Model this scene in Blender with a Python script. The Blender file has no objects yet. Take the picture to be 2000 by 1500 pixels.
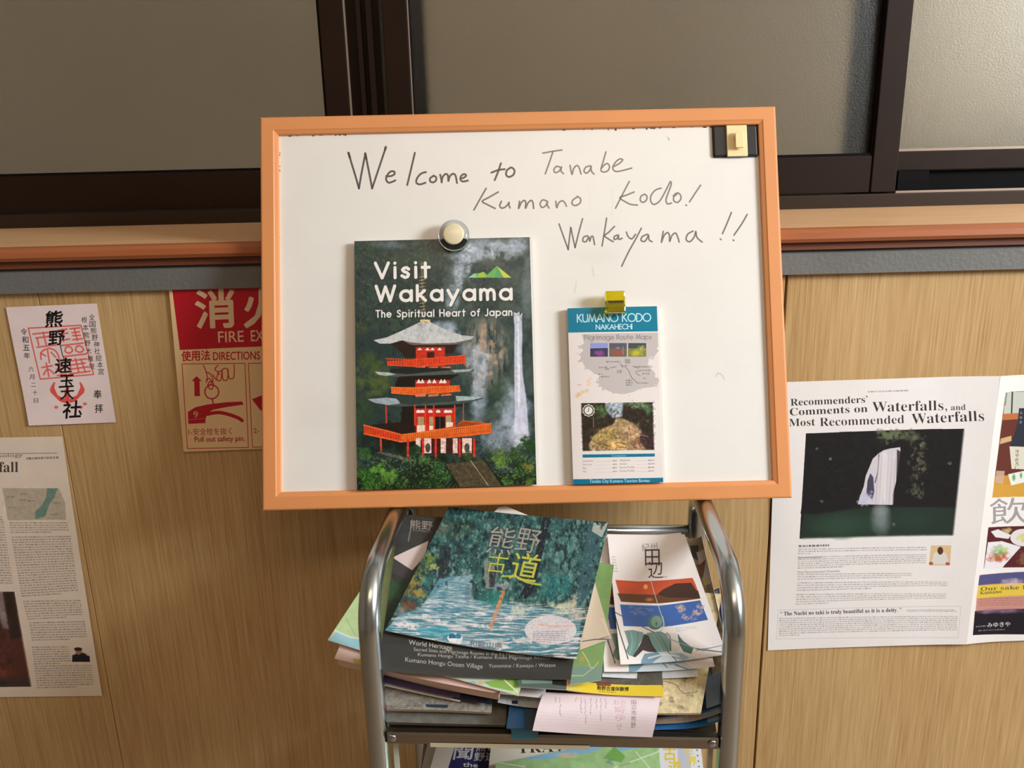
import bpy, bmesh, math, random
import numpy as np
from mathutils import Vector, Matrix

S = bpy.context.scene
COL = S.collection
R_ = math.radians

# ------------------------------------------------------------------ camera
F_PX = 1600.0
PITCH, ROLL = R_(15.6), R_(1.4)
_u0 = Vector((0, math.sin(PITCH), math.cos(PITCH)))
FW = Vector((0, math.cos(PITCH), -math.sin(PITCH)))
RT = math.cos(ROLL) * Vector((1, 0, 0)) - math.sin(ROLL) * _u0
UP = math.sin(ROLL) * Vector((1, 0, 0)) + math.cos(ROLL) * _u0
cd = bpy.data.cameras.new('camera')
cam = bpy.data.objects.new('camera', cd)
COL.objects.link(cam)
cd.sensor_width = 36
cd.lens = 36 * F_PX / 2000
cd.clip_start = 0.01
m = Matrix((RT, UP, -FW)).transposed().to_4x4()
cam.matrix_world = m
S.camera = cam

# ------------------------------------------------------------------ world, exposure, lights
S.view_settings.view_transform = 'Standard'
S.view_settings.look = 'None'
S.view_settings.gamma = 1.0
S.view_settings.use_curve_mapping = False
S.view_settings.exposure = 0.0
w = bpy.data.worlds.new('sky'); S.world = w; w.use_nodes = True
bg = w.node_tree.nodes['Background']
bg.inputs[0].default_value = (0.93, 0.97, 1.0, 1); bg.inputs[1].default_value = 1.0


def area(name, loc, target, sx, sy, power, col):
    ld = bpy.data.lights.new(name, 'AREA'); ld.shape = 'RECTANGLE'
    ld.size, ld.size_y, ld.energy, ld.color = sx, sy, power, col
    o = bpy.data.objects.new(name, ld); COL.objects.link(o); o.location = loc
    o.rotation_euler = (Vector(target) - Vector(loc)).to_track_quat('-Z', 'Y').to_euler()
    return o


area('daylight', (2.28, -0.30, 0.72), (0, 0.60, -0.1), 0.85, 0.65, 79, (0.91, 0.97, 1.0))
area('warm_fill', (0.2, -0.7, 1.30), (0.1, 0.3, -0.4), 1.2, 0.5, 12, (1.0, 0.74, 0.50))  # added warm fill, no lamp fitting behind it


# ------------------------------------------------------------------ measuring helpers
def ray(px, py):
    return FW + RT * ((px - 1000) / F_PX) - UP * ((py - 750) / F_PX)


def Un(px, py, Y):
    v = ray(px, py)
    return v * (Y / v.y)


def rplane(px, py, p0, n):
    v = ray(px, py)
    return v * (n.dot(p0) / n.dot(v))


def proj(P):
    d = P.dot(FW)
    return (1000 + F_PX * P.dot(RT) / d, 750 - F_PX * P.dot(UP) / d)


# ------------------------------------------------------------------ object helpers
def tag(o, label=None, cat=None, group=None, kind=None):
    if label: o['label'] = label
    if cat: o['category'] = cat
    if group: o['group'] = group
    if kind: o['kind'] = kind
    return o


def empty(name, loc, rz=0.0):
    o = bpy.data.objects.new(name, None); COL.objects.link(o)
    o.empty_display_size = .02
    o.location = loc; o.rotation_euler = (0, 0, rz)
    o['_w'] = 1
    return o


def world_of(o):
    M = Matrix.Identity(4)
    while o is not None:
        M = Matrix.LocRotScale(o.location, o.rotation_euler, o.scale) @ M
        o = o.parent
    return M


def mk(name, verts, faces, mats, parent=None, mi=None, uvs=None, smooth=False, bevel=0, seg=2, local=False):
    """one mesh object from world coordinates, its origin set to its centre"""
    vs = [Vector(v) for v in verts]
    if parent is not None and not local:
        Mi = world_of(parent).inverted(); vs = [Mi @ v for v in vs]
    c = sum(vs, Vector()) / len(vs)
    me = bpy.data.meshes.new(name)
    me.from_pydata([v - c for v in vs], [], faces)
    if not isinstance(mats, (list, tuple)): mats = [mats]
    for mm in mats: me.materials.append(mm)
    if mi:
        for p, i in zip(me.polygons, mi): p.material_index = i
    if uvs:
        ul = me.uv_layers.new(name='UVMap')
        for p in me.polygons:
            for li in p.loop_indices:
                ul.data[li].uv = uvs[me.loops[li].vertex_index]
    if smooth:
        for p in me.polygons: p.use_smooth = True
    me.validate(); me.update()
    if bevel:
        bm = bmesh.new(); bm.from_mesh(me)
        bmesh.ops.recalc_face_normals(bm, faces=bm.faces)
        ed = [e for e in bm.edges if len(e.link_faces) == 2 and e.calc_face_angle(0) > .5]
        bmesh.ops.bevel(bm, geom=ed, offset=bevel, segments=seg, affect='EDGES', profile=.5)
        bm.to_mesh(me); bm.free()
    o = bpy.data.objects.new(name, me); COL.objects.link(o)
    o.location = c
    if parent is not None: o.parent = parent
    return o


BF = [(0, 3, 2, 1), (4, 5, 6, 7), (0, 1, 5, 4), (1, 2, 6, 5), (2, 3, 7, 6), (3, 0, 4, 7)]


def box(name, x0, x1, y0, y1, z0, z1, mat, parent=None, bevel=0, local=False):
    v = [(x0, y0, z0), (x1, y0, z0), (x1, y1, z0), (x0, y1, z0), (x0, y0, z1), (x1, y0, z1), (x1, y1, z1), (x0, y1, z1)]
    return mk(name, v, BF, mat, parent, bevel=bevel, local=local)


def hexa(name, a, b, mat, parent=None, bevel=0):
    """a: four lower points, b: four upper points"""
    return mk(name, list(a) + list(b), BF, mat, parent, bevel=bevel)


def tube(name, path, r, mat, parent=None, n=20, local=True, closed_ends=True):
    path = [Vector(p) for p in path]
    V, Fs = [], []
    t0 = (path[1] - path[0]).normalized()
    ref = Vector((1, 0, 0)) if abs(t0.x) < .9 else Vector((0, 0, 1))
    for i, p in enumerate(path):
        t = (path[min(i + 1, len(path) - 1)] - path[max(i - 1, 0)]).normalized()
        a = (ref - t * ref.dot(t)).normalized(); b = t.cross(a)
        for k in range(n):
            an = 2 * math.pi * k / n
            V.append(p + (a * math.cos(an) + b * math.sin(an)) * r)
    for i in range(len(path) - 1):
        for k in range(n):
            k2 = (k + 1) % n
            Fs.append((i * n + k, i * n + k2, (i + 1) * n + k2, (i + 1) * n + k))
    if closed_ends:
        Fs.append(tuple(range(n))[::-1]); Fs.append(tuple((len(path) - 1) * n + k for k in range(n)))
    o = mk(name, V, Fs, mat, parent, local=local, smooth=True)
    return o


def arc(cy, cz, r, a0, a1, x, n=10):
    return [(x, cy + r * math.cos(R_(a0 + (a1 - a0) * i / n)), cz + r * math.sin(R_(a0 + (a1 - a0) * i / n))) for i in range(n + 1)]


def lathe(name, prof, M, mat, parent=None, n=40):
    """prof: (radius, height) along local z of M"""
    V, Fs = [], []
    for r, h in prof:
        for k in range(n):
            an = 2 * math.pi * k / n
            V.append(M @ Vector((r * math.cos(an), r * math.sin(an), h)))
    for i in range(len(prof) - 1):
        for k in range(n):
            k2 = (k + 1) % n
            Fs.append((i * n + k, i * n + k2, (i + 1) * n + k2, (i + 1) * n + k))
    Fs.append(tuple(range(n))[::-1]); Fs.append(tuple((len(prof) - 1) * n + k for k in range(n)))
    return mk(name, V, Fs, mat, parent, smooth=True)


def sheet(name, Q, th, mats, parent=None, nx=16, ny=16, disp=None, d0=0.0):
    """a slab of thickness th under the quad Q = TL, TR, BR, BL (world), bent by disp(u, v); mats = print, paper"""
    TL, TR, BR, BL = [Vector(q) for q in Q]
    n = ((BL - TL).cross(TR - TL)).normalized()
    if n.dot(-(TL + BR) / 2) < 0: n = -n
    V, uv, Fs, mi = [], [], [], []
    for s in (0, 1):
        for j in range(ny + 1):
            v = j / ny
            for i in range(nx + 1):
                u = i / nx
                p = (TL * (1 - u) + TR * u) * (1 - v) + (BL * (1 - u) + BR * u) * v
                h = d0 + (disp(u, v) if disp else 0) - s * th
                V.append(p + n * h); uv.append((u, 1 - v))
    N = (nx + 1) * (ny + 1)
    for j in range(ny):
        for i in range(nx):
            a = j * (nx + 1) + i; b = a + 1; c = a + nx + 2; d = a + nx + 1
            Fs.append((a, d, c, b)); mi.append(0)
            Fs.append((N + a, N + b, N + c, N + d)); mi.append(1)
    for i in range(nx):
        a, b = i, i + 1; Fs.append((a, b, N + b, N + a)); mi.append(1)
        a, b = ny * (nx + 1) + i, ny * (nx + 1) + i + 1; Fs.append((b, a, N + a, N + b)); mi.append(1)
    for j in range(ny):
        a, b = j * (nx + 1), (j + 1) * (nx + 1); Fs.append((b, a, N + a, N + b)); mi.append(1)
        a, b = j * (nx + 1) + nx, (j + 1) * (nx + 1) + nx; Fs.append((a, b, N + b, N + a)); mi.append(1)
    return mk(name, V, Fs, mats, parent, mi=mi, uvs=uv, smooth=False)


def booklet(name, Q, th, cover_mat, page_mat, label, cat, disp=None, group=None, page_inset=.0015, nx=18, ny=18, grow=0.0, pshift=0.0):
    """cover sheet and a block of pages below it, one thing"""
    TL, TR, BR, BL = [Vector(q) for q in Q]
    t = empty(name, (BL + BR) / 2)
    tag(t, label, cat, group)
    sheet('cover', Q, .0004, [cover_mat, page_mat], t, nx, ny, disp)
    c = (TL + TR + BR + BL) / 4
    k = 1 - page_inset / max((TR - TL).length, .01) * 2 + grow
    P = [c + (q - c) * k for q in (TL, TR, BR, BL)]
    if pshift: P = [TL, TR + (TR - TL) * pshift, BR + (BR - BL) * pshift, BL]
    sheet('pages', P, th, [page_mat, page_mat], t, nx, ny, disp, d0=-.0005)
    return t


# ------------------------------------------------------------------ materials
def srgb(c):
    return tuple(((x / 255) / 12.92 if x <= 10 else (((x / 255) + .055) / 1.055) ** 2.4) for x in c)


def pbr(name, col, rough=.5, metal=0, bump=0, bscale=60, spec=.5, var=0, vscale=(1, 1, 1), coat=0):
    mt = bpy.data.materials.new(name); mt.use_nodes = True
    nt = mt.node_tree; b = nt.nodes['Principled BSDF']
    c = srgb(col)
    b.inputs['Base Color'].default_value = (*c, 1); b.inputs['Roughness'].default_value = rough
    b.inputs['Metallic'].default_value = metal; b.inputs['Specular IOR Level'].default_value = spec
    b.inputs['Coat Weight'].default_value = coat
    tc = nt.nodes.new('ShaderNodeTexCoord'); mp = nt.nodes.new('ShaderNodeMapping')
    nt.links.new(tc.outputs['Object'], mp.inputs[0]); mp.inputs['Scale'].default_value = vscale
    if var:
        no = nt.nodes.new('ShaderNodeTexNoise'); no.inputs['Scale'].default_value = 12; no.inputs['Detail'].default_value = 6
        nt.links.new(mp.outputs[0], no.inputs[0])
        cr = nt.nodes.new('ShaderNodeValToRGB'); cr.color_ramp.elements[0].position = .3; cr.color_ramp.elements[1].position = .7
        cr.color_ramp.elements[0].color = (*[x * (1 - var) for x in c], 1); cr.color_ramp.elements[1].color = (*[min(1, x * (1 + var)) for x in c], 1)
        nt.links.new(no.outputs[0], cr.inputs[0]); nt.links.new(cr.outputs[0], b.inputs['Base Color'])
    if bump:
        no2 = nt.nodes.new('ShaderNodeTexNoise'); no2.inputs['Scale'].default_value = bscale; no2.inputs['Detail'].default_value = 4
        nt.links.new(mp.outputs[0], no2.inputs[0])
        bp = nt.nodes.new('ShaderNodeBump'); bp.inputs['Strength'].default_value = bump; bp.inputs['Distance'].default_value = .002
        nt.links.new(no2.outputs[0], bp.inputs['Height']); nt.links.new(bp.outputs[0], b.inputs['Normal'])
    return mt


def plywood():
    mt = bpy.data.materials.new('plywood'); mt.use_nodes = True
    nt = mt.node_tree; b = nt.nodes['Principled BSDF']; L = nt.links.new
    tc = nt.nodes.new('ShaderNodeTexCoord')

    def noise(sc, scale, det, dist=0):
        mp = nt.nodes.new('ShaderNodeMapping'); mp.inputs['Scale'].default_value = sc
        L(tc.outputs['Object'], mp.inputs[0])
        n = nt.nodes.new('ShaderNodeTexNoise'); n.inputs['Scale'].default_value = scale
        n.inputs['Detail'].default_value = det; n.inputs['Distortion'].default_value = dist
        L(mp.outputs[0], n.inputs[0]); return n
    a = noise((60, 1, 1.1), 5, 5, .4)
    f = noise((260, 1, 3.0), 5, 3)
    g = noise((3, 1, .6), 2.5, 3)
    mx = nt.nodes.new('ShaderNodeMath'); mx.operation = 'MULTIPLY_ADD'; mx.inputs[1].default_value = .45
    L(f.outputs[0], mx.inputs[0])
    m2 = nt.nodes.new('ShaderNodeMath'); m2.operation = 'MULTIPLY'; m2.inputs[1].default_value = .4
    L(a.outputs[0], m2.inputs[0]); L(m2.outputs[0], mx.inputs[2])
    m3 = nt.nodes.new('ShaderNodeMath'); m3.operation = 'MULTIPLY_ADD'; m3.inputs[1].default_value = .25
    L(g.outputs[0], m3.inputs[0]); L(mx.outputs[0], m3.inputs[2])
    cr = nt.nodes.new('ShaderNodeValToRGB'); e = cr.color_ramp.elements
    e[0].position = .36; e[0].color = (*srgb((158, 119, 74)), 1)
    e[1].position = .72; e[1].color = (*srgb((214, 182, 132)), 1)
    x = e.new(.53); x.color = (*srgb((190, 154, 104)), 1)
    L(m3.outputs[0], cr.inputs[0]); L(cr.outputs[0], b.inputs['Base Color'])
    b.inputs['Roughness'].default_value = .42
    bp = nt.nodes.new('ShaderNodeBump'); bp.inputs['Strength'].default_value = .12; bp.inputs['Distance'].default_value = .001
    L(f.outputs[0], bp.inputs['Height']); L(bp.outputs[0], b.inputs['Normal'])
    return mt


def frosted():
    mt = bpy.data.materials.new('frosted_glass'); mt.use_nodes = True
    nt = mt.node_tree; b = nt.nodes['Principled BSDF']; L = nt.links.new
    b.inputs['Base Color'].default_value = (.93, .90, .84, 1)
    b.inputs['Transmission Weight'].default_value = 1
    b.inputs['Roughness'].default_value = .34
    b.inputs['IOR'].default_value = 1.42
    tc = nt.nodes.new('ShaderNodeTexCoord')
    n = nt.nodes.new('ShaderNodeTexNoise'); n.inputs['Scale'].default_value = 380; n.inputs['Detail'].default_value = 3
    L(tc.outputs['Object'], n.inputs[0])
    bp = nt.nodes.new('ShaderNodeBump'); bp.inputs['Strength'].default_value = .3; bp.inputs['Distance'].default_value = .0015
    L(n.outputs[0], bp.inputs['Height']); L(bp.outputs[0], b.inputs['Normal'])
    return mt


M_PLY = plywood()
M_GLASS = frosted()
M_BRONZE = pbr('bronze_aluminium', (36, 22, 14), .5, 0, spec=.15, var=.08)
M_BRONZE2 = pbr('bronze_track', (50, 36, 26), .5, 0, spec=.2)
M_EDGE = pbr('highlight_edge', (170, 150, 135), .35, .5)  # pale colour standing in for highlight lines on the window profiles
M_BLACK = pbr('black_rubber', (14, 12, 13), .7, spec=.08)
M_SILL = pbr('sill_wood_lit', (244, 194, 144), .3, var=.10, vscale=(.6, 12, 12))  # sill top: colour made paler for window light falling on it
M_SILL_EDGE = pbr('sill_edge_shaded', (168, 98, 58), .4, var=.10, vscale=(.6, 12, 12))  # front edge: darker tone, so it reads dimmer than the lit top
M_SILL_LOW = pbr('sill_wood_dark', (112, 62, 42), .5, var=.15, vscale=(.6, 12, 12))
M_GREY = pbr('grey_paint', (112, 112, 110), .5, var=.08, bump=.3, bscale=200)
M_FRAME = pbr('frame_wood', (226, 150, 92), .42, var=.035, vscale=(1, 1, 1))
M_CHROME = pbr('chrome', (180, 186, 188), .24, 1)
M_CHROME_D = pbr('brushed_steel', (150, 142, 132), .3, 1)
M_PAPER = pbr('white_paper', (236, 230, 224), .7)
M_CREAM = pbr('cream_paper', (222, 200, 172), .7)
M_PINKP = pbr('pink_page_edges', (226, 196, 182), .7)
M_PLASTER = pbr('plaster', (214, 206, 194), .8)
M_PLASTER_D = pbr('plaster_front', (166, 154, 138), .8)
M_FLOOR = pbr('floor_vinyl', (160, 138, 116), .5, var=.15)
M_CONC = pbr('exterior_render', (142, 126, 104), .9, var=.12, vscale=(.3, .3, .3))
M_CONC2 = pbr('exterior_render_pale', (214, 198, 168), .9, var=.1, vscale=(.3, .3, .3))
M_GRND = pbr('exterior_ground', (110, 104, 92), .95)


# ------------------------------------------------------------------ printing: flat print drawn by code into image textures
_rs = np.random.RandomState(7)
_NG = _rs.rand(256, 256)


def vnoise(x, y):
    xi = np.floor(x).astype(int); yi = np.floor(y).astype(int)
    fx = x - xi; fy = y - yi
    fx = fx * fx * (3 - 2 * fx); fy = fy * fy * (3 - 2 * fy)
    g = lambda a, b: _NG[a & 255, b & 255]
    return (g(xi, yi) * (1 - fx) + g(xi + 1, yi) * fx) * (1 - fy) + (g(xi, yi + 1) * (1 - fx) + g(xi + 1, yi + 1) * fx) * fy


def fbm(x, y, o=4):
    s = 0; a = 1; t = 0
    for i in range(o):
        s = s + a * vnoise(x * 2 ** i + 17.3 * i, y * 2 ** i + 5.1 * i); t += a; a *= .55
    return s / t


_tx = {}


def glyphs(s, bold=0.0, spacing=1.0):
    k = (s, bold, spacing)
    if k not in _tx:
        c = bpy.data.curves.new('tmp', 'FONT'); c.body = s; c.offset = bold; c.resolution_u = 3
        c.space_character = spacing
        o = bpy.data.objects.new('tmp', c); me = o.to_mesh(); me.calc_loop_triangles()
        v = np.array([v.co[:2] for v in me.vertices]) if len(me.vertices) else np.zeros((0, 2))
        t = np.array([t.vertices[:] for t in me.loop_triangles]) if len(me.loop_triangles) else np.zeros((0, 3), int)
        o.to_mesh_clear(); bpy.data.objects.remove(o); bpy.data.curves.remove(c)
        _tx[k] = (v, t)
    return _tx[k]


def crop(x0, y0, k):
    return lambda *a: (x0 + a[0] * k, y0 + a[1] * k) if len(a) == 2 else [(x0 + p[0] * k, y0 + p[1] * k) for p in a[0]]


def _arc(cx, cy, r_, a0, a1, ry=None, n=16):
    return [(cx + r_ * math.cos(R_(a0 + (a1 - a0) * i / n)), cy + (ry or r_) * math.sin(R_(a0 + (a1 - a0) * i / n))) for i in range(n + 1)]


_o = _arc(.33, .33, .33, 0, 360)
SF = {' ': (.3, []), 'V': (.74, [[(0, 1), (.37, 0), (.74, 1)]]), 'W': (1.15, [[(0, 1), (.29, 0), (.575, .95), (.86, 0), (1.15, 1)]]),
      'i': (.06, [[(.03, 0), (.03, .68)], [(.03, .97), (.031, .98)]]), 'l': (.06, [[(.03, 0), (.03, 1)]]), 'a': (.68, [_o, [(.67, 0), (.67, .67)]]),
      's': (.44, [[(.41, .56), (.30, .66), (.14, .63), (.06, .52), (.14, .40), (.30, .33), (.40, .2), (.34, .05), (.2, 0), (.02, .12)]]),
      't': (.40, [[(.18, 0), (.18, .95)], [(0, .66), (.40, .66)]]), 'k': (.50, [[(0, 0), (0, 1)], [(.44, .66), (.04, .28)], [(.14, .38), (.5, 0)]]),
      'y': (.62, [[(0, .66), (.31, .02)], [(.62, .66), (.16, -.34)]]), 'n': (.48, [[(0, 0), (0, .66)], [(0, .42), (.08, .6), (.24, .68), (.4, .6), (.46, .42), (.46, 0)]]),
      'm': (.86, [[(0, 0), (0, .66)], [(0, .42), (.08, .6), (.22, .68), (.36, .6), (.42, .42), (.42, 0)], [(.42, .42), (.5, .6), (.64, .68), (.78, .6), (.84, .42), (.84, 0)]]),
      'h': (.48, [[(0, 0), (0, 1)], [(0, .42), (.08, .6), (.24, .68), (.4, .6), (.46, .42), (.46, 0)]]), 'e': (.66, [[(.02, .34), (.64, .34)] + _arc(.33, .33, .33, 2, 318)]),
      'T': (.6, [[(0, 1), (.6, 1)], [(.3, 0), (.3, 1)]]), 'S': (.56, [[(.52, .86), (.38, .99), (.2, .97), (.08, .8), (.14, .62), (.38, .5), (.53, .34), (.48, .1), (.28, 0), (.02, .14)]]),
      'p': (.68, [_o, [(0, -.32), (0, .67)]]), 'r': (.30, [[(0, 0), (0, .67)], [(0, .42), (.1, .62), (.28, .67)]]), 'u': (.48, [[(0, .67), (0, .24), (.08, .06), (.24, 0), (.4, .06), (.46, .24), (.46, .67)]]),
      'H': (.66, [[(0, 0), (0, 1)], [(.66, 0), (.66, 1)], [(0, .52), (.66, .52)]]), 'o': (.66, [_o]), 'f': (.36, [[(.16, 0), (.16, .8), (.22, .95), (.36, 1)], [(0, .66), (.34, .66)]]),
      'J': (.36, [[(.34, 1), (.34, .2), (.24, 0), (.1, -.02), (0, .06)]]), 'K': (.60, [[(0, 0), (0, 1)], [(.54, 1), (.05, .5)], [(.14, .58), (.6, 0)]]),
      'U': (.64, [[(0, 1), (0, .3), (.1, .07), (.32, -.01), (.54, .07), (.64, .3), (.64, 1)]]), 'M': (.96, [[(0, 0), (.16, 1), (.48, .06), (.80, 1), (.96, 0)]]),
      'A': (.84, [[(0, 0), (.42, 1), (.84, 0)], [(.16, .34), (.68, .34)]]), 'N': (.72, [[(0, 0), (0, 1), (.72, 0), (.72, 1)]]), 'O': (1.04, [_arc(.52, .5, .52, 0, 360, .51, 24)]),
      'D': (.74, [[(0, 0), (0, 1), (.2, 1)] + _arc(.24, .5, .50, 90, -90) + [(0, 0)]]), 'E': (.46, [[(.46, 1), (0, 1), (0, 0), (.46, 0)], [(0, .52), (.42, .52)]]),
      'C': (.86, [_arc(.52, .5, .52, 48, 312)]), 'I': (.05, [[(0, 0), (0, 1)]]), 'P': (.46, [[(0, 0), (0, 1), (.2, 1)] + _arc(.22, .74, .26, 90, -90) + [(0, .48)]]),
      'R': (.5, [[(0, 0), (0, 1), (.2, 1)] + _arc(.22, .74, .26, 90, -90) + [(0, .48)], [(.2, .48), (.5, 0)]]), 'g': (.68, [_o, [(.67, .67), (.67, -.1), (.55, -.3), (.3, -.34), (.08, -.24)]])}


class Cv:
    def __init__(s, q, scale=2.0, bg=(255, 255, 255)):
        q = [np.array(p, float) for p in q]; s.q = q; s.k = scale
        W = int(max(np.linalg.norm(q[1] - q[0]), np.linalg.norm(q[2] - q[3])) * scale)
        H = int(max(np.linalg.norm(q[3] - q[0]), np.linalg.norm(q[2] - q[1])) * scale)
        s.W, s.H = max(W, 8), max(H, 8)
        dst = [(0, 0), (s.W, 0), (s.W, s.H), (0, s.H)]
        A = []; B = []
        for (x, y), (u, v) in zip(q, dst):
            A.append([x, y, 1, 0, 0, 0, -u * x, -u * y]); B.append(u)
            A.append([0, 0, 0, x, y, 1, -v * x, -v * y]); B.append(v)
        h = np.linalg.solve(np.array(A), np.array(B)); s.M = np.append(h, 1).reshape(3, 3)
        s.a = np.zeros((s.H, s.W, 3)) + np.array(bg, float)
        yy, xx = np.mgrid[0:s.H, 0:s.W] + .5
        P = np.linalg.inv(s.M) @ np.stack([xx.ravel(), yy.ravel(), np.ones(xx.size)])
        s.X = (P[0] / P[2]).reshape(s.H, s.W); s.Y = (P[1] / P[2]).reshape(s.H, s.W)

    def pt(s, pts):
        p = np.array(pts, float).reshape(-1, 2)
        P = s.M @ np.stack([p[:, 0], p[:, 1], np.ones(len(p))])
        return np.stack([P[0] / P[2], P[1] / P[2]], 1)

    def bb(s, p, pad=1):
        x0 = max(0, int(p[:, 0].min()) - pad); x1 = min(s.W, int(p[:, 0].max()) + pad + 1)
        y0 = max(0, int(p[:, 1].min()) - pad); y1 = min(s.H, int(p[:, 1].max()) + pad + 1)
        return (x0, x1, y0, y1) if x1 > x0 and y1 > y0 else None

    def comp(s, m, bx, col, al=1.0):
        x0, x1, y0, y1 = bx
        m = (m * al)[..., None]
        s.a[y0:y1, x0:x1] = s.a[y0:y1, x0:x1] * (1 - m) + np.array(col, float) * m

    def poly(s, pts, col, al=1.0):
        p = s.pt(pts); bx = s.bb(p)
        if not bx: return
        x0, x1, y0, y1 = bx; m = 0
        for oy in (.25, .75):
            for ox in (.25, .75):
                yy, xx = np.mgrid[y0:y1, x0:x1]; xx = xx + ox; yy = yy + oy
                ins = np.zeros(xx.shape, bool)
                for i in range(len(p)):
                    ax, ay = p[i]; cx, cy = p[(i + 1) % len(p)]
                    if ay == cy: continue
                    ins ^= ((yy < ay) != (yy < cy)) & (xx < (cx - ax) * (yy - ay) / (cy - ay) + ax)
                m = m + ins * .25
        s.comp(m, bx, col, al)

    def rect(s, x0, y0, x1, y1, col, al=1.0):
        s.poly([(x0, y0), (x1, y0), (x1, y1), (x0, y1)], col, al)

    def line(s, pts, w, col, al=1.0, smooth=False, soft=.6):
        if smooth and len(pts) > 2:
            q = [pts[0]]; P = [pts[0]] + list(pts) + [pts[-1]]
            for i in range(1, len(P) - 2):
                a, b, c, d = [np.array(P[i + k], float) for k in (-1, 0, 1, 2)]
                for t in (.25, .5, .75, 1):
                    q.append(tuple(.5 * (2 * b + (c - a) * t + (2 * a - 5 * b + 4 * c - d) * t * t + (3 * b - 3 * c + d - a) * t ** 3)))
            pts = q
        p = s.pt(pts); r = w * s.k / 2; bx = s.bb(p, int(r + 3))
        if not bx: return
        x0, x1, y0, y1 = bx; m = np.zeros((y1 - y0, x1 - x0))
        for i in range(len(p) - 1):
            sb = s.bb(p[i:i + 2], int(r + 3))
            if not sb: continue
            a, b, c, d = sb
            yy, xx = np.mgrid[c:d, a:b] + .5
            vx, vy = p[i + 1] - p[i]; L2 = vx * vx + vy * vy + 1e-9
            t = np.clip(((xx - p[i][0]) * vx + (yy - p[i][1]) * vy) / L2, 0, 1)
            dd = np.hypot(xx - p[i][0] - t * vx, yy - p[i][1] - t * vy)
            mm = np.clip((r - dd) / (soft * 2) + .5, 0, 1)
            sl = m[c - y0:d - y0, a - x0:b - x0]; np.maximum(sl, mm, out=sl)
        s.comp(m, bx, col, al)

    def ell(s, cx, cy, rx, ry, col, al=1.0, n=28, rot=0):
        c, d = math.cos(rot), math.sin(rot)
        s.poly([(cx + rx * math.cos(t) * c - ry * math.sin(t) * d, cy + rx * math.cos(t) * d + ry * math.sin(t) * c)
                for t in [2 * math.pi * i / n for i in range(n)]], col, al)

    def ring(s, cx, cy, rx, ry, w, col, al=1.0):
        s.line([(cx + rx * math.cos(t), cy + ry * math.sin(t)) for t in [2 * math.pi * i / 28 for i in range(29)]], w, col, al)

    def blob(s, cx, cy, rx, ry, col, al=1.0, noise=0.0, ns=12.0, rot=0, hard=1.0):
        """soft patch, ragged by noise"""
        p = s.pt([(cx - 2.2 * max(rx, ry), cy - 2.2 * max(rx, ry)), (cx + 2.2 * max(rx, ry), cy + 2.2 * max(rx, ry)),
                  (cx - 2.2 * max(rx, ry), cy + 2.2 * max(rx, ry)), (cx + 2.2 * max(rx, ry), cy - 2.2 * max(rx, ry))])
        bx = s.bb(p)
        if not bx: return
        x0, x1, y0, y1 = bx
        X = s.X[y0:y1, x0:x1] - cx; Y = s.Y[y0:y1, x0:x1] - cy
        c, d = math.cos(rot), math.sin(rot)
        u = (X * c + Y * d) / rx; v = (-X * d + Y * c) / ry
        g = u * u + v * v
        if noise: g = g + noise * 4 * (fbm((X + cx) / ns, (Y + cy) / ns, 4) - .5)
        m = np.clip((1.0 - g) * hard * .7 + .3 * np.exp(-g), 0, 1)
        s.comp(m, bx, col, al)

    def field(s, m, col, al=1.0):
        s.comp(np.clip(m, 0, 1), (0, s.W, 0, s.H), col, al)

    def mott(s, amp, ns=6.0, sx=1.0, sy=1.0, region=None, seed=0, tint=(1, 1, 1)):
        """multiply by fine noise"""
        n = fbm(s.X / (ns * sx) + seed * 31, s.Y / (ns * sy) + seed * 7, 4) - .5
        mm = 1
        if region is not None:
            x0, y0, x1, y1 = region
            mm = ((s.X > x0) & (s.X < x1) & (s.Y > y0) & (s.Y < y1))
        s.a *= 1 + (amp * n * 2 * mm)[..., None] * np.array(tint)
        s.a = np.clip(s.a, 0, 255)

    def text(s, st, P0, P1, h, col, bold=0.0, al=1.0, up=None, sp=1.0, cap=.73, slant=0.0, shadow=None):
        v, t = glyphs(st, 0.0, sp)
        if not len(t): return
        P0 = np.array(P0, float); P1 = np.array(P1, float)
        d = P1 - P0
        if up is None:
            e = d / np.linalg.norm(d); up = np.array([e[1], -e[0]])
        up = np.array(up, float)
        x0, x1 = v[:, 0].min(), v[:, 0].max()
        g = P0[None] + ((v[:, :1] - x0) / (x1 - x0)) * d[None] + (v[:, 1:] / cap) * h * (up[None] + slant * (d / np.linalg.norm(d))[None])
        p = s.pt(g); bx = s.bb(p)
        if not bx: return
        bx = s.bb(p, 3); X0, X1, Y0, Y1 = bx; K = 3
        big = np.zeros(((Y1 - Y0) * K, (X1 - X0) * K), bool)
        q = (p - np.array([X0, Y0])) * K
        for tri in t:
            a, b, c = q[tri[0]], q[tri[1]], q[tri[2]]
            lx = max(int(min(a[0], b[0], c[0])) - 1, 0); hx = min(int(max(a[0], b[0], c[0])) + 2, big.shape[1])
            ly = max(int(min(a[1], b[1], c[1])) - 1, 0); hy = min(int(max(a[1], b[1], c[1])) + 2, big.shape[0])
            if hx <= lx or hy <= ly: continue
            yy, xx = np.mgrid[ly:hy, lx:hx] + .5
            e1 = (b[0] - a[0]) * (yy - a[1]) - (b[1] - a[1]) * (xx - a[0])
            e2 = (c[0] - b[0]) * (yy - b[1]) - (c[1] - b[1]) * (xx - b[0])
            e3 = (a[0] - c[0]) * (yy - c[1]) - (a[1] - c[1]) * (xx - c[0])
            big[ly:hy, lx:hx] |= ((e1 >= 0) & (e2 >= 0) & (e3 >= 0)) | ((e1 <= 0) & (e2 <= 0) & (e3 <= 0))
        em = h / cap * s.k * K
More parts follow.
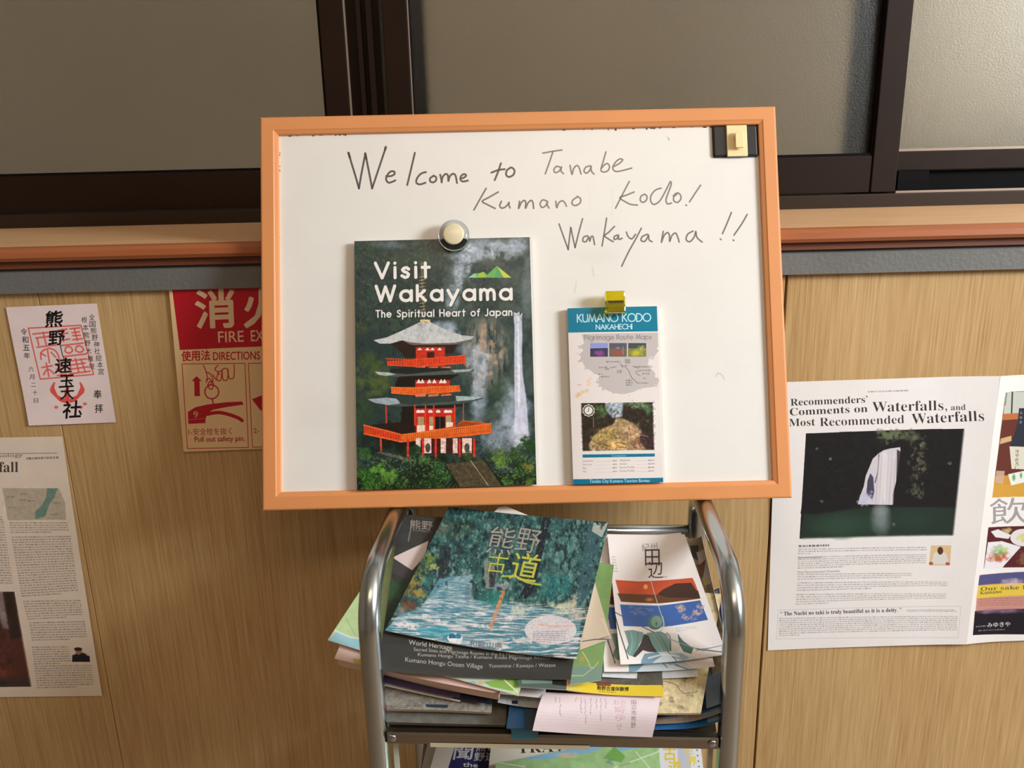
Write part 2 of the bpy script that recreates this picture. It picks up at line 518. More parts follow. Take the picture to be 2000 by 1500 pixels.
        nb = int(round(abs(bold) * em))
        for _ in range(nb):
            o_ = big.copy() if bold > 0 else ~big
            q_ = o_.copy()
            q_[1:] |= o_[:-1]; q_[:-1] |= o_[1:]
            if _ % 2 == 0 or True:
                q_[:, 1:] |= o_[:, :-1]; q_[:, :-1] |= o_[:, 1:]
            big = q_ if bold > 0 else ~q_
        mk_ = big.reshape(Y1 - Y0, K, X1 - X0, K).mean((1, 3))
        s.comp(mk_, bx, col, al)

    def vtext(s, st, P0, P1, size, col, bold=0.0, al=1.0, jit=0.0, rnd=None):
        """characters one under another from P0 (centre of the first) to P1 (centre of the last)"""
        n = len(st)
        for i, ch in enumerate(st):
            t = i / max(n - 1, 1)
            sz = size if not rnd else size * rnd.uniform(1 - jit, 1 + jit)
            x = P0[0] + (P1[0] - P0[0]) * t + (rnd.uniform(-jit, jit) * size if rnd else 0); y = P0[1] + (P1[1] - P0[1]) * t
            s.text(ch, (x - sz * .46, y + sz * .38), (x + sz * .46, y + sz * .38), sz * .84, col, bold, al, cap=.8)

    def stext(s, st, P0, P1, h, w, col, al=1.0, gap=.27, soft=.6):
        """lettering of even strokes after a geometric sans, spanning P0 to P1"""
        P0 = np.array(P0, float); P1 = np.array(P1, float); d = P1 - P0; Ld = np.linalg.norm(d); e = d / Ld; up = np.array([e[1], -e[0]])
        tot = sum(SF[c][0] + gap for c in st) - gap; kx = Ld / tot; x = 0
        for c in st:
            for q in SF[c][1]:
                s.line([tuple(P0 + e * (x + a) * kx + up * b * h) for a, b in q], w, col, al, soft=soft)
            x += SF[c][0] + gap

    def blur(s, x0, y0, x1, y1, r_=1.0):
        """soften the drawing inside a rectangle, as a printed photograph would be"""
        p = s.pt([(x0, y0), (x1, y0), (x1, y1), (x0, y1)]); a, b, c, d = s.bb(p, 0)
        R = s.a[c:d, a:b]; k = max(1, int(r_ * s.k))
        for ax in (0, 1):
            for _ in (0, 1):
                pad = [(0, 0)] * 3; pad[ax] = (k, k); Z = np.cumsum(np.pad(R, pad, mode='edge'), axis=ax)
                n = R.shape[ax]; w_ = 2 * k
                sl = lambda lo, hi: tuple(slice(lo, hi) if i == ax else slice(None) for i in range(3))
                R = (Z[sl(w_, w_ + n)] - Z[sl(0, n)]) / w_
        s.a[c:d, a:b] = R

    def greek(s, q, n, col, al=.55, last=.6, seed=1, fill=.55, word=6.0, ragged=0.0):
        """n lines of text too small to read, in the quad q"""
        rr = random.Random(seed); q = [np.array(p, float) for p in q]
        Lw = np.linalg.norm(q[1] - q[0]); hh = np.linalg.norm(q[3] - q[0]) / n
        P = lambda u, v: (q[0] * (1 - u) + q[1] * u) * (1 - v) + (q[3] * (1 - u) + q[2] * u) * v
        for i in range(n):
            u = 0; end = last if i == n - 1 else 1 - rr.random() * ragged
            v0 = (i + .2) / n; v1 = v0 + fill / n
            while u < end:
                wd = rr.uniform(.4, 1.5) * word / Lw; u2 = min(u + wd, end)
                s.poly([P(u, v0), P(u2, v0), P(u2, v1), P(u, v1)], col, al * rr.uniform(.55, 1.0))
                u = u2 + word * .28 / Lw

    def image(s, name, rough=.5, spec=.5, coat=0.0, bump=0.0):
        im = bpy.data.images.new(name, s.W, s.H)
        px = np.ones((s.H, s.W, 4), np.float32); px[..., :3] = np.clip(s.a[::-1] / 255, 0, 1)
        im.pixels.foreach_set(px.ravel()); im.update(); im.pack()
        mt = bpy.data.materials.new(name); mt.use_nodes = True
        nt = mt.node_tree; b = nt.nodes['Principled BSDF']
        t = nt.nodes.new('ShaderNodeTexImage'); t.image = im; t.extension = 'EXTEND'
        nt.links.new(t.outputs[0], b.inputs['Base Color'])
        b.inputs['Roughness'].default_value = rough; b.inputs['Specular IOR Level'].default_value = spec
        b.inputs['Coat Weight'].default_value = coat; b.inputs['Coat Roughness'].default_value = .12
        if bump:
            no = nt.nodes.new('ShaderNodeTexNoise'); no.inputs['Scale'].default_value = 9; no.inputs['Detail'].default_value = 3
            tc = nt.nodes.new('ShaderNodeTexCoord'); nt.links.new(tc.outputs['UV'], no.inputs[0])
            bp = nt.nodes.new('ShaderNodeBump'); bp.inputs['Strength'].default_value = bump; bp.inputs['Distance'].default_value = .004
            nt.links.new(no.outputs[0], bp.inputs['Height']); nt.links.new(bp.outputs[0], b.inputs['Normal'])
        return mt


def PQ(Q): return [proj(Vector(q)) for q in Q]


# ================================================================== THE ROOM
YW = 1.0        # face of the panelled wall
YF = 1.2        # face of the window frame
ZF, ZC = -1.32, 1.35
z_grey0 = -.1475
wall = empty('wall_back', (0, YW, ZF)); tag(wall, kind='structure')
for a, b_ in ((-2.4, -1.487), (-1.483, -.5787), (-.5779, .3385), (.3415, 1.256), (1.26, 2.4)):
    box('panel', a, b_, YW, YW + .012, ZF, z_grey0 + .01, M_PLY, wall, bevel=.0008)
box('backing', -2.4, 2.4, YW + .012, YW + .16, ZF, z_grey0 + .005, M_PLASTER, wall)
fl = box('floor', -2.4, 2.4, -2.4, YW + .16, ZF - .05, ZF, M_FLOOR); tag(fl, kind='structure')
ce = box('ceiling', -2.4, 2.4, -2.4, YF + .1, ZC, ZC + .05, M_PLASTER); tag(ce, kind='structure')
wl = box('wall_left', -2.45, -2.4, -2.4, YF + .1, ZF, ZC, M_PLASTER_D); tag(wl, kind='structure')
wf = box('wall_front', -2.4, 2.4, -2.45, -2.4, ZF, ZC, M_PLASTER_D); tag(wf, kind='structure')
wr = empty('wall_right', (2.42, 0, ZF)); tag(wr, kind='structure')
box('lower_wall', 2.4, 2.45, -2.4, YF + .1, ZF, -.2, M_PLASTER, wr)
box('upper_wall', 2.4, 2.45, -2.4, YF + .1, 1.05, ZC, M_PLASTER, wr)
box('pier', 2.4, 2.45, -2.4, -1.1, -.2, 1.05, M_PLASTER, wr)
box('pier', 2.4, 2.45, .5, YF + .1, -.2, 1.05, M_PLASTER, wr)

# grey strip and wooden sill under the window
t2 = mk('trim_2', [(-2.4, .990, z_grey0), (2.4, .990, z_grey0), (2.4, .990, -.1235), (-2.4, .990, -.1235), (-2.4, .9965, -.117), (2.4, .9965, -.117),
                   (-2.4, 1.06, z_grey0), (2.4, 1.06, z_grey0), (2.4, 1.06, -.117), (-2.4, 1.06, -.117)],
        [(0, 1, 2, 3), (3, 2, 5, 4), (4, 5, 8, 9), (6, 7, 1, 0), (9, 8, 7, 6), (0, 3, 4, 9, 6), (1, 7, 8, 5, 2)], M_GREY)
tag(t2, kind='structure')
# sill: top board with an eased front edge and a recessed lower moulding
zf, zr = -.0915, -.0845
prof = [(1.2, zr), (.990, zf), (.981, zf - .0012), (.976, zf - .0055), (.9752, zf - .012), (.979, zf - .0165), (.99, zf - .018), (1.2, zf - .018)]
V = [(-2.4, y, z) for y, z in prof] + [(2.4, y, z) for y, z in prof]; n_ = len(prof)
si = empty('trim_1', (0, 1.0, zf)); tag(si, kind='structure')
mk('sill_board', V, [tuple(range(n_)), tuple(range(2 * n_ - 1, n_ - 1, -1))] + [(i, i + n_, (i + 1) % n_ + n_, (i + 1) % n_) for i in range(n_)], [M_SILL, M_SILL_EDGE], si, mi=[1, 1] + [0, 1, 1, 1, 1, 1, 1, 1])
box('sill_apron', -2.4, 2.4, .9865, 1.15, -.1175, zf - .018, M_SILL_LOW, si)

# ------------------------------------------------------------------ window_1
def xat(px, py, Y): return Un(px, py, Y).x
def zat(px, py, Y): return Un(px, py, Y).z


win = empty('window_1', (0, YF, zr)); tag(win, kind='structure')
ZT = ZC - .1
fr = empty('frame', (0, YF, zr)); fr.parent = win; fr.location = (0, 0, 0)
z_f1 = zat(1600, 379, 1.2)          # top of the bottom frame member's face
z_g = zat(1600, 306, 1.21)          # lower edge of the front glass
box('bottom_frame', -2.4, 2.4, 1.2, 1.33, zr - .012, z_f1 - .0015, M_BRONZE2, fr, bevel=.0015)
box('track_edge', xat(1752, 370, 1.2), 2.4, 1.2035, 1.2055, z_f1 - .003, z_f1 + .0016, M_EDGE, fr)
box('top_frame', -2.4, 2.4, 1.2, 1.33, ZT, ZC, M_BRONZE, fr)
xa, xb = xat(669, 100, 1.2), xat(745, 100, 1.2)
box('mullion', xa + .004, xb - .003, 1.218, 1.33, z_f1 - .004, ZT, M_BRONZE, fr)
box('mullion_fin', xa + .020, xa + .026, 1.209, 1.22, z_f1, ZT, M_BRONZE, fr)
box('mullion_fin', xb - .019, xb - .012, 1.206, 1.22, z_f1, ZT, M_BRONZE, fr)


def sash(xl, xr, yf, zb, zgl, wl_, wr_, th=.026, edge=None, rail_edge=False):
    s = empty('sash', (0, 0, 0)); s.parent = win; s.location = Vector(((xl + xr) / 2, yf - YF, 0))
    W = world_of(s)
    if wl_: box('stile', xl, xl + wl_, yf, yf + th, zb, ZT, M_BRONZE, s, bevel=.0012)
    if wr_: box('stile', xr - wr_, xr, yf, yf + th, zb, ZT, M_BRONZE, s, bevel=.0012)
    box('rail', xl + wl_ + .0004, xr - wr_ - .0004, yf + .002, yf + th - .002, zb, zgl, M_BRONZE, s, bevel=.0012)
    box('gasket', xl + wl_, xr - wr_, yf + .004, yf + .010, zgl, zgl + .0035, M_EDGE if rail_edge else M_BLACK, s)
    box('gasket', xl + wl_, xl + wl_ + .003, yf + .004, yf + .010, zgl + .0035, ZT, M_BLACK, s)
    box('gasket', xr - wr_ - .003, xr - wr_, yf + .004, yf + .010, zgl + .0035, ZT, M_BLACK, s)
    box('pane', xl + wl_ + .0002, xr - wr_ - .0002, yf + .0105, yf + .0145, zgl + .0002, ZT, M_GLASS, s)
    return s


x1 = xat(619.5, 0, 1.204); x1 = (x1 + xat(638, 225, 1.204)) / 2
x2 = (xat(668, 0, 1.204) + xat(685, 225, 1.204)) / 2
s1 = sash(-1.9, x2, 1.204, z_f1, z_g, .04, x2 - x1)
box('highlight_strip', x2 + .0003, x2 + .0016, 1.2036, 1.212, z_f1, ZT, M_EDGE, s1)
x3 = (xat(745, 0, 1.204) + xat(757, 225, 1.204)) / 2
x4 = (xat(793, 0, 1.204) + xat(806, 225, 1.204)) / 2
x5 = (xat(1732, 0, 1.204) + xat(1710, 290, 1.204)) / 2
x6 = (xat(1785, 0, 1.204) + xat(1757, 296, 1.204)) / 2
s2 = sash(x3, x6, 1.204, z_f1, z_g, x4 - x3, x6 - x5)
box('highlight_strip', x4 + .0003, x4 + .0018, 1.2036, 1.212, z_g, ZT, M_EDGE, s2)
# rear sash, seen to the right; its left stile and the jamb show through the frosted glass as dark blurs
z_g3 = zat(1870, 293, 1.236); z_r3 = zat(1870, 331, 1.236)
s3 = sash(x5 - .024, 2.1, 1.236, z_r3, z_g3, .03, .04, rail_edge=True)
box('rear_jamb', x4 + .001, x4 + .019, 1.2190, 1.262, z_f1, ZT, M_BLACK, fr)
box('side_seal', x5 - .021, x5 - .001, 1.2188, 1.2345, z_f1, ZT, M_BLACK, s2)
box('rear_track', x6 - .03, 2.4, 1.25, 1.33, z_f1 - .006, z_r3 - .001, M_BLACK, fr)
xs = xat(1750, 350, 1.225)
box('roller_cap', xs + .001, xat(1812, 350, 1.225), 1.222, 1.232, z_f1 + .0003, zat(1780, 334, 1.225), M_BLACK, s3, bevel=.001)

# walls and ground outside the frosted glass
ex = box('exterior_wall', -3.2, 1.08, 2.3, 2.4, -2.2, 1.9, M_CONC); tag(ex, kind='structure')
ex2 = box('exterior_wall', .85, 4.6, 2.6, 2.7, -2.2, 2.4, M_CONC2); tag(ex2, kind='structure')
fe = box('pane_dimmer', 1.3, 4.6, 2.50, 2.56, -2.2, .02, pbr('dimmer_board', (118, 104, 82), .9), None); tag(fe, kind='structure')  # unseen board added to darken the right pane towards its bottom
gr = box('ground', -4, 5, 1.36, 2.75, -2.3, -2.2, M_GRND); tag(gr, kind='structure')

# ================================================================== WHITEBOARD
BQ = [Vector(p) for p in ((-0.28514212, 1.00152377, 0.04940112), (0.31484883, 1.00447133, 0.04792627),
                          (0.31451356, 0.85779352, -0.38160938), (-0.28547739, 0.85484596, -0.38013453))]
bx_ = (BQ[2] - BQ[3]).normalized(); by_ = (BQ[0] - BQ[3]); BW, BH = (BQ[2] - BQ[3]).length, by_.length
by_ = (by_ - bx_ * by_.dot(bx_)).normalized(); bn_ = bx_.cross(by_)      # bn_ points to the camera side
if bn_.y > 0: bn_ = -bn_
def Bw(x, y, z=0.0): return BQ[3] + bx_ * x + by_ * y + bn_ * z
def Bp(px, py, z=0.0):
    """point on the plane z above the board's front, seen at px, py"""
    return rplane(px, py, BQ[3] + bn_ * z, bn_)
def Bl(px, py, z=0.0):
    p = Bp(px, py, z) - BQ[3]; return p.dot(bx_), p.dot(by_)


board = empty('whiteboard', Bw(BW / 2, 0, -.008))
tag(board, 'white marker board in an orange wood frame with handwritten welcome message', 'whiteboard')
FWd, TH = .0203, .018


def rail(o0, o1, i0, i1):
    """mitred frame rail with an eased inner lip; o outer ends, i inner ends (board x, y)"""
    def mixp(a, b, t): return (a[0] + (b[0] - a[0]) * t, a[1] + (b[1] - a[1]) * t)
    st = [(0, -TH), (0, -.0014), (.06, -.0002), (.12, 0), (.74, .0), (.80, -.0008), (.97, -.0022), (1, -.0040), (1, -TH)]
    A = [Bw(*mixp(o0, i0, t), z) for t, z in st]; B = [Bw(*mixp(o1, i1, t), z) for t, z in st]
    n = len(st)
    return mk('frame_rail', A + B, [tuple(range(n)), tuple(range(2 * n - 1, n - 1, -1))] + [(i, (i + 1) % n, (i + 1) % n + n, i + n) for i in range(n)], M_FRAME, board)


c4 = [(0, 0), (BW, 0), (BW, BH), (0, BH)]; i4 = [(FWd, FWd), (BW - FWd, FWd), (BW - FWd, BH - FWd), (FWd, BH - FWd)]
for k in range(4):
    rail(c4[k], c4[(k + 1) % 4], i4[k], i4[(k + 1) % 4])
ZS = -.0065
SQ = [Bw(FWd - .002, BH - FWd + .002, ZS), Bw(BW - FWd + .002, BH - FWd + .002, ZS), Bw(BW - FWd + .002, FWd - .002, ZS), Bw(FWd - .002, FWd - .002, ZS)]
cv = Cv(PQ(SQ), 2.0, (238, 235, 230))
cv.mott(.012, 90)
for x, y, rx, ry in ((690, 560, 60, 30), (1300, 700, 80, 40), (1160, 500, 60, 20), (620, 800, 50, 50)):
    cv.blob(x, y, rx, ry, (226, 220, 214), .25, .3, 30)
INK = (62, 54, 56)
a1 = crop(500, 200, .28); a2 = crop(1000, 200, .28)
HW1 = [[(645, 352), (668, 430), (694, 515), (718, 600)], [(718, 600), (735, 500), (762, 360)], [(762, 356), (785, 470), (810, 600)], [(810, 600), (855, 465), (905, 315)],
       [(908, 515), (940, 514), (966, 500), (962, 482), (936, 484), (914, 512), (908, 540), (925, 560), (950, 554), (972, 544)],
       [(1108, 352), (1085, 450), (1055, 576)],
       [(1185, 486), (1150, 498), (1122, 532), (1120, 562), (1145, 572), (1182, 560)],
       [(1240, 512), (1216, 528), (1215, 550), (1235, 558), (1255, 545), (1256, 522), (1238, 511)],
       [(1285, 505), (1292, 535), (1295, 558), (1300, 525), (1320, 500), (1338, 508), (1342, 548), (1352, 515), (1375, 498), (1392, 512), (1402, 562)],
       [(1425, 532), (1450, 525), (1466, 510), (1452, 500), (1432, 512), (1425, 535), (1442, 552), (1478, 545)],
       [(1708, 425), (1690, 480), (1665, 542)], [(1642, 490), (1690, 472), (1735, 466)],
       [(1775, 455), (1750, 475), (1745, 505), (1765, 520), (1795, 505), (1803, 475), (1785, 455), (1768, 460)],
       [(1605, 600), (1562, 675), (1520, 750)], [(1690, 625), (1620, 665), (1578, 690), (1612, 712), (1668, 740)],
       [(1712, 690), (1700, 720), (1715, 738), (1745, 725), (1765, 698), (1764, 715), (1772, 736)],
       [(1838, 690), (1832, 740), (1850, 700), (1872, 684), (1882, 700), (1880, 738), (1898, 700), (1920, 684), (1932, 700), (1936, 740)]]
HW2 = [[(245, 690), (215, 680), (196, 705), (208, 733), (235, 720), (248, 690), (246, 715), (258, 737)],
       [(305, 690), (312, 735), (325, 702), (350, 686), (368, 700), (380, 724)],
       [(455, 660), (426, 680), (418, 706), (442, 720), (474, 702), (478, 672), (455, 655)],
       [(215, 354), (280, 342), (348, 332)], [(285, 345), (260, 420), (232, 498)],
       [(335, 452), (310, 446), (292, 470), (302, 490), (330, 478), (345, 450), (342, 478), (358, 497)],
       [(405, 440), (418, 502), (430, 462), (452, 440), (468, 455), (482, 500)],
       [(548, 442), (515, 452), (502, 480), (520, 494), (543, 472), (552, 446), (553, 478), (572, 500)],
       [(655, 345), (638, 405), (620, 470), (640, 486), (670, 475), (680, 445), (663, 426), (640, 440), (626, 458)],
       [(705, 450), (750, 425), (772, 400), (750, 395), (720, 420), (703, 455), (718, 480), (760, 478), (835, 458)],
       [(818, 552), (782, 620), (722, 738)], [(852, 625), (795, 648), (752, 665), (790, 693), (830, 712), (875, 716)],
       [(925, 640), (900, 655), (895, 684), (915, 697), (938, 680), (940, 652), (922, 640)],
       [(1040, 598), (1000, 612), (970, 650), (968, 690), (990, 712), (1028, 690), (1062, 635), (1095, 570), (1106, 552), (1110, 575), (1090, 630), (1074, 680), (1085, 708), (1112, 702)],
       [(1150, 640), (1128, 660), (1130, 688), (1155, 697), (1178, 672), (1172, 642), (1150, 632), (1125, 652)],
       [(1315, 578), (1280, 630), (1238, 694)], [(1213, 716), (1217, 719)],
       [(328, 848), (360, 938), (392, 1026)], [(392, 1026), (400, 950), (410, 875)], [(410, 872), (425, 945), (440, 1012)], [(440, 1012), (465, 910), (492, 812)],
       [(528, 930), (500, 940), (495, 968), (518, 970), (535, 938), (542, 968), (552, 938), (565, 938), (576, 992)],
       [(660, 808), (645, 900), (628, 1002)], [(715, 865), (672, 908), (645, 930), (672, 952), (706, 972)],
       [(735, 925), (714, 936), (713, 955), (733, 950), (743, 926), (745, 955), (768, 948)],
       [(798, 905), (810, 935), (835, 952), (862, 920)], [(902, 878), (862, 955), (812, 1045), (765, 1143)],
       [(945, 920), (910, 935), (900, 962), (925, 970), (945, 942), (952, 925), (956, 958), (977, 972)],
       [(1055, 900), (1042, 976), (1060, 930), (1085, 908), (1098, 928), (1100, 970), (1115, 930), (1140, 911), (1156, 940), (1166, 974)],
       [(1262, 898), (1225, 920), (1215, 958), (1240, 972), (1270, 940), (1282, 900), (1290, 942), (1326, 974)],
       [(1530, 768), (1502, 838), (1468, 916)], [(1453, 953), (1457, 957)], [(1640, 782), (1602, 848), (1548, 926)], [(1543, 960), (1547, 964)]]
for i, st in enumerate(HW1):
    cv.line(a1(st), 3.7 if i < 13 else 3.0, INK, .86 if i < 13 else .72, smooth=len(st) > 2, soft=1.0)
cv.line(a1([(645, 352), (655, 385)]), 4.6, INK, .8); cv.line(a1([(762, 356), (770, 395)]), 4.4, INK, .7); cv.line(a1([(900, 330), (905, 312)]), 4.8, INK, .7)
for i, st in enumerate(HW2):
    cv.line(a2(st), 2.9, INK, .70 if i > 15 else .64, smooth=len(st) > 2, soft=1.0)
# old smears, faint ghosts, spots of dirt along the frame
for st, al in (([(536, 600), (545, 690), (540, 760)], .06), ([(695, 600), (700, 700), (695, 800)], .06), ([(560, 1150), (570, 1210)], .2), ([(450, 1250), (435, 1330)], .18)):
    cv.line(a2(st), 3, (170, 150, 150), al, smooth=True, soft=1.5)
cv.line([(1398, 735), (1402, 728), (1410, 732), (1415, 740)], 2, (150, 180, 190), .5, soft=1.5)
cv.line(a2([(1088, 245), (1096, 262)]), 3, (130, 130, 120), .45, soft=1.5)
rr = random.Random(3)
for k in range(46):
    x = rr.choice((rr.uniform(560, 680), rr.uniform(1100, 1400))); y = 263 - (x - 543) * .0205 + rr.uniform(-1, 4)
    cv.ell(x, y, rr.uniform(1, 3.5), rr.uniform(1, 2.2), (70, 50, 45), .8)
for k in range(16):
    y = rr.uniform(290, 640); cv.ell(545 + rr.uniform(-1, 2), y, 1.3, rr.uniform(1, 3), (120, 100, 95), .7)
sheet('writing_surface', SQ, .004, [cv.image('board_print', .32, .5), M_PAPER], board, 2, 2)
box_pts = [Bw(x, y, z) for z in (-TH, -.0115) for x, y in ((.012, .012), (BW - .012, .012), (BW - .012, BH - .012), (.012, BH - .012))]
hexa('backing_board', box_pts[:4], box_pts[4:], pbr('hardboard', (120, 84, 56), .8), board)


def bslab(name, px0, py0, px1, py1, z0, z1, mat, parent, bevel=0.0):
    """slab on the board from pixel corners (left, top, right, bottom) between heights z0 and z1"""
    x0, y1 = Bl(px0, py0, z1); x1, y0 = Bl(px1, py1, z1)
    P = [Bw(x, y, z) for z in (z0, z1) for x, y in ((x0, y0), (x1, y0), (x1, y1), (x0, y1))]
    return hexa(name, P[:4], P[4:], mat, parent, bevel=bevel)


hook = empty('magnetic_hook', Bp(1436, 305, ZS))
tag(hook, 'cream plastic hook on a black backing in the top right corner of the board', 'hook')
M_HK = pbr('hook_black', (34, 30, 32), .4)
M_HC = pbr('hook_cream', (245, 222, 168), .4)
bslab('backing_pad', 1391, 244.5, 1482, 305, ZS, ZS + .0028, M_HK, hook, .0025)
bslab('mounting_plate', 1418.5, 244.5, 1461, 304.5, ZS + .0028, ZS + .0052, M_HC, hook, .0008)
# the hook itself: an upright tongue with a rounded head that stands off the plate
hx, hy = Bl(1441.5, 258, 0); hx2, hy2 = Bl(1441.5, 295, 0); hw = .0047
pts = []
for k in range(13):
    t = math.pi * k / 12; pts.append((hx + hw * math.cos(t), hy - hw + hw * math.sin(t)))
pts += [(hx - hw, hy2 + .003), (hx - hw * .3, hy2 + .0026), (hx + hw, hy2 + .0028)]
V = [Bw(x, y, ZS + .0085) for x, y in pts] + [Bw(x, y, ZS + .0118) for x, y in pts]; n_ = len(pts)
mk('hook_tongue', V, [tuple(range(n_))[::-1], tuple(range(n_, 2 * n_))] + [(i, (i + 1) % n_, (i + 1) % n_ + n_, i + n_) for i in range(n_)], M_HC, hook, bevel=.0004)
V = [Bw(x, y, z) for z in (ZS + .0052, ZS + .0086) for x, y in ((hx - .003, hy - .0095), (hx + .003, hy - .0095), (hx + .003, hy - .0035), (hx - .003, hy - .0035))]
hexa('hook_neck', V[:4], V[4:], M_HC, hook)

# ------------------------------------------------------------------ large brochure on the board
zb = .0015
Q = [Bp(692, 471, zb), Bp(1034.5, 463, zb), Bp(1048, 946.5, zb), Bp(698, 957, zb)]
cv = Cv(PQ(Q), 2.6, (48, 66, 66))
b3 = crop(680, 450, .19); b4 = crop(680, 680, .19)
X, Y = cv.X, cv.Y
n1 = fbm(X / 26, Y / 30, 5); n2 = fbm(X / 7 + 9, Y / 8, 4); n3 = fbm(X / 60 + 4, Y / 60 + 2, 3)
cv.field(np.clip((n1 - .45) * 3, 0, 1), (66, 84, 70), .7)
cv.field(np.clip((.42 - n2) * 4, 0, 1), (24, 40, 44), .7)
# upper right slope and cliff
cv.field(np.clip((X - 850 + (Y - 600) * .1) / 60, 0, 1) * np.clip((n1 - .3) * 2.4, 0, 1), (92, 104, 104), .6)
cl = np.clip(1 - ((X - 950) / 52) ** 2 - ((Y - 690) / 80) ** 2, 0, 1)
st_ = fbm(X / 4.5, Y / 22, 4)
cv.field(cl * 1.6 * np.clip((st_ - .3) * 3, 0, 1), (150, 142, 136), .8)
cv.field(cl * 1.3 * np.clip((fbm(X / 6 + 3, Y / 12, 4) - .52) * 6, 0, 1), (188, 158, 130), .75)
# mist
for x, y, rx, ry, al in ((915, 500, 46, 14, .75), (960, 478, 60, 14, .7), (880, 560, 18, 60, .35), (1010, 480, 24, 26, .6), (925, 690, 34, 34, .35), (868, 640, 34, 14, .75), (935, 780, 20, 62, .62), (1005, 810, 36, 60, .7), (985, 850, 44, 40, .5),
                         (900, 530, 24, 22, .4), (1030, 560, 12, 80, .3), (760, 478, 50, 9, .35)):
    cv.blob(x, y, rx, ry, (184, 194, 212), al, .55, 22)
for x, y, rx, ry, al in ((905, 520, 16, 46, .6), (890, 570, 14, 40, .45), (935, 492, 40, 10, .7), (985, 490, 34, 16, .5), (880, 655, 30, 12, .6), (942, 740, 13, 48, .6), (930, 700, 20, 24, .5)):
    cv.blob(x, y, rx, ry, (196, 204, 220), al, .8, 9, rot=.25)
# left middle slopes, mid greens
cv.blob(735, 740, 38, 40, (92, 106, 58), .75, .7, 12); cv.blob(720, 700, 30, 26, (74, 92, 54), .6, .7, 12)
cv.blob(712, 800, 22, 40, (58, 78, 52), .7, .7, 10)
cv.blob(705, 640, 16, 20, (92, 88, 50), .45, .6, 9)
cv.blob(975, 760, 26, 50, (74, 92, 78), .6, .6, 9)
# waterfall
wf_ = [b3(1700, 840), b3(1715, 1000), b3(1712, 1200), b3(1712, 1500), b4(1712, 320), b4(1715, 500), b4(1720, 640), b4(1705, 860), b4(1860, 900), b4(1850, 720), b4(1830, 480), b4(1800, 280), b4(1790, 60), b3(1790, 1300), b3(1795, 1100), b3(1790, 840), b3(1765, 880), b3(1760, 830), b3(1735, 850)]
cv.poly(wf_, (206, 208, 226), .9)
cv.line([b3(1745, 900), b3(1760, 1500), b4(1760, 600)], 4, (238, 238, 246), .8, soft=3)
cv.line([b3(1738, 900), b3(1742, 1200)], 1.5, (150, 160, 180), .6, soft=2)
cv.blob(1018, 855, 24, 26, (214, 214, 230), .8, .5, 12)
cv.blob(990, 868, 20, 20, (120, 126, 132), .6, .5, 10)
# dark left edge and base
cv.blob(770, 858, 66, 34, (30, 34, 32), .95, .4, 14)
cv.blob(860, 915, 120, 40, (30, 44, 34), .95, .4, 14); cv.blob(720, 880, 24, 20, (36, 50, 44), .9, .4, 14)
cv.rect(692, 925, 1052, 960, (30, 42, 30), .85)
# pagoda ------------------------------------------------
ROOF, RED, ORG, WH = (196, 198, 200), (198, 58, 40), (222, 98, 46), (236, 226, 222)
# finial
cv.line([b3(760, 330), b3(765, 560), b3(768, 700), b3(790, 900)], 4.2, (132, 116, 92), .85)
for k in range(26): cv.line([b3(735, 480 + k * 17), b3(795, 470 + k * 17)], 1.2, (52, 52, 46) if k % 2 else (206, 180, 130), .8)
cv.poly(b3([(745, 915), (845, 915), (850, 955), (740, 955)]), (232, 206, 150))
# top roof
cv.poly(b3([(265, 1130), (400, 1100), (560, 1030), (740, 945), (855, 945), (1000, 1020), (1180, 1080), (1300, 1090), (1270, 1120), (1100, 1155), (800, 1165), (640, 1150), (560, 1130), (440, 1165), (330, 1165)]), ROOF)
cv.poly(b3([(560, 1130), (640, 1150), (800, 1165), (1100, 1155), (1270, 1120), (1130, 1170), (820, 1190), (640, 1175)]), (120, 106, 98))
cv.poly(b3([(760, 960), (800, 1150), (720, 1150), (700, 1000)]), (176, 180, 184), .5)
cv.poly(b3([(440, 1165), (560, 1135), (660, 1180), (1130, 1175), (1080, 1260), (600, 1330), (560, 1260)]), (48, 34, 30), .95)
cv.poly(b3([(700, 1200), (1000, 1200), (1000, 1400), (700, 1400)]), RED)
for x in (740, 820, 872, 945):
    cv.poly(b3([(x - 26, 1232), (x, 1205), (x + 26, 1232)]), WH)
cv.rect(*b3(815, 1250), *b3(890, 1330), (70, 30, 26))
for x in (722, 930): cv.rect(*b3(x, 1325), *b3(x + 46, 1368), (246, 196, 170))
cv.poly(b3([(398, 1345), (640, 1330), (1205, 1280), (1205, 1365), (700, 1400), (410, 1385)]), (206, 66, 38))
for k in range(30):
    x = 415 + k * 27; cv.line([b3(x, 1310), b3(x, 1385)], .9, (236, 104, 60), .9)
cv.line([b3(395, 1318), b3(640, 1330), b3(1205, 1285)], 1.4, (232, 92, 50)); cv.line([b3(410, 1385), b3(700, 1398), b3(1205, 1362)], 1.8, (236, 96, 48))
for k in range(3): cv.poly(b3([(700 + k * 130, 1405), (800 + k * 130, 1398), (790 + k * 130, 1425), (710 + k * 130, 1430)]), (214, 120, 104))
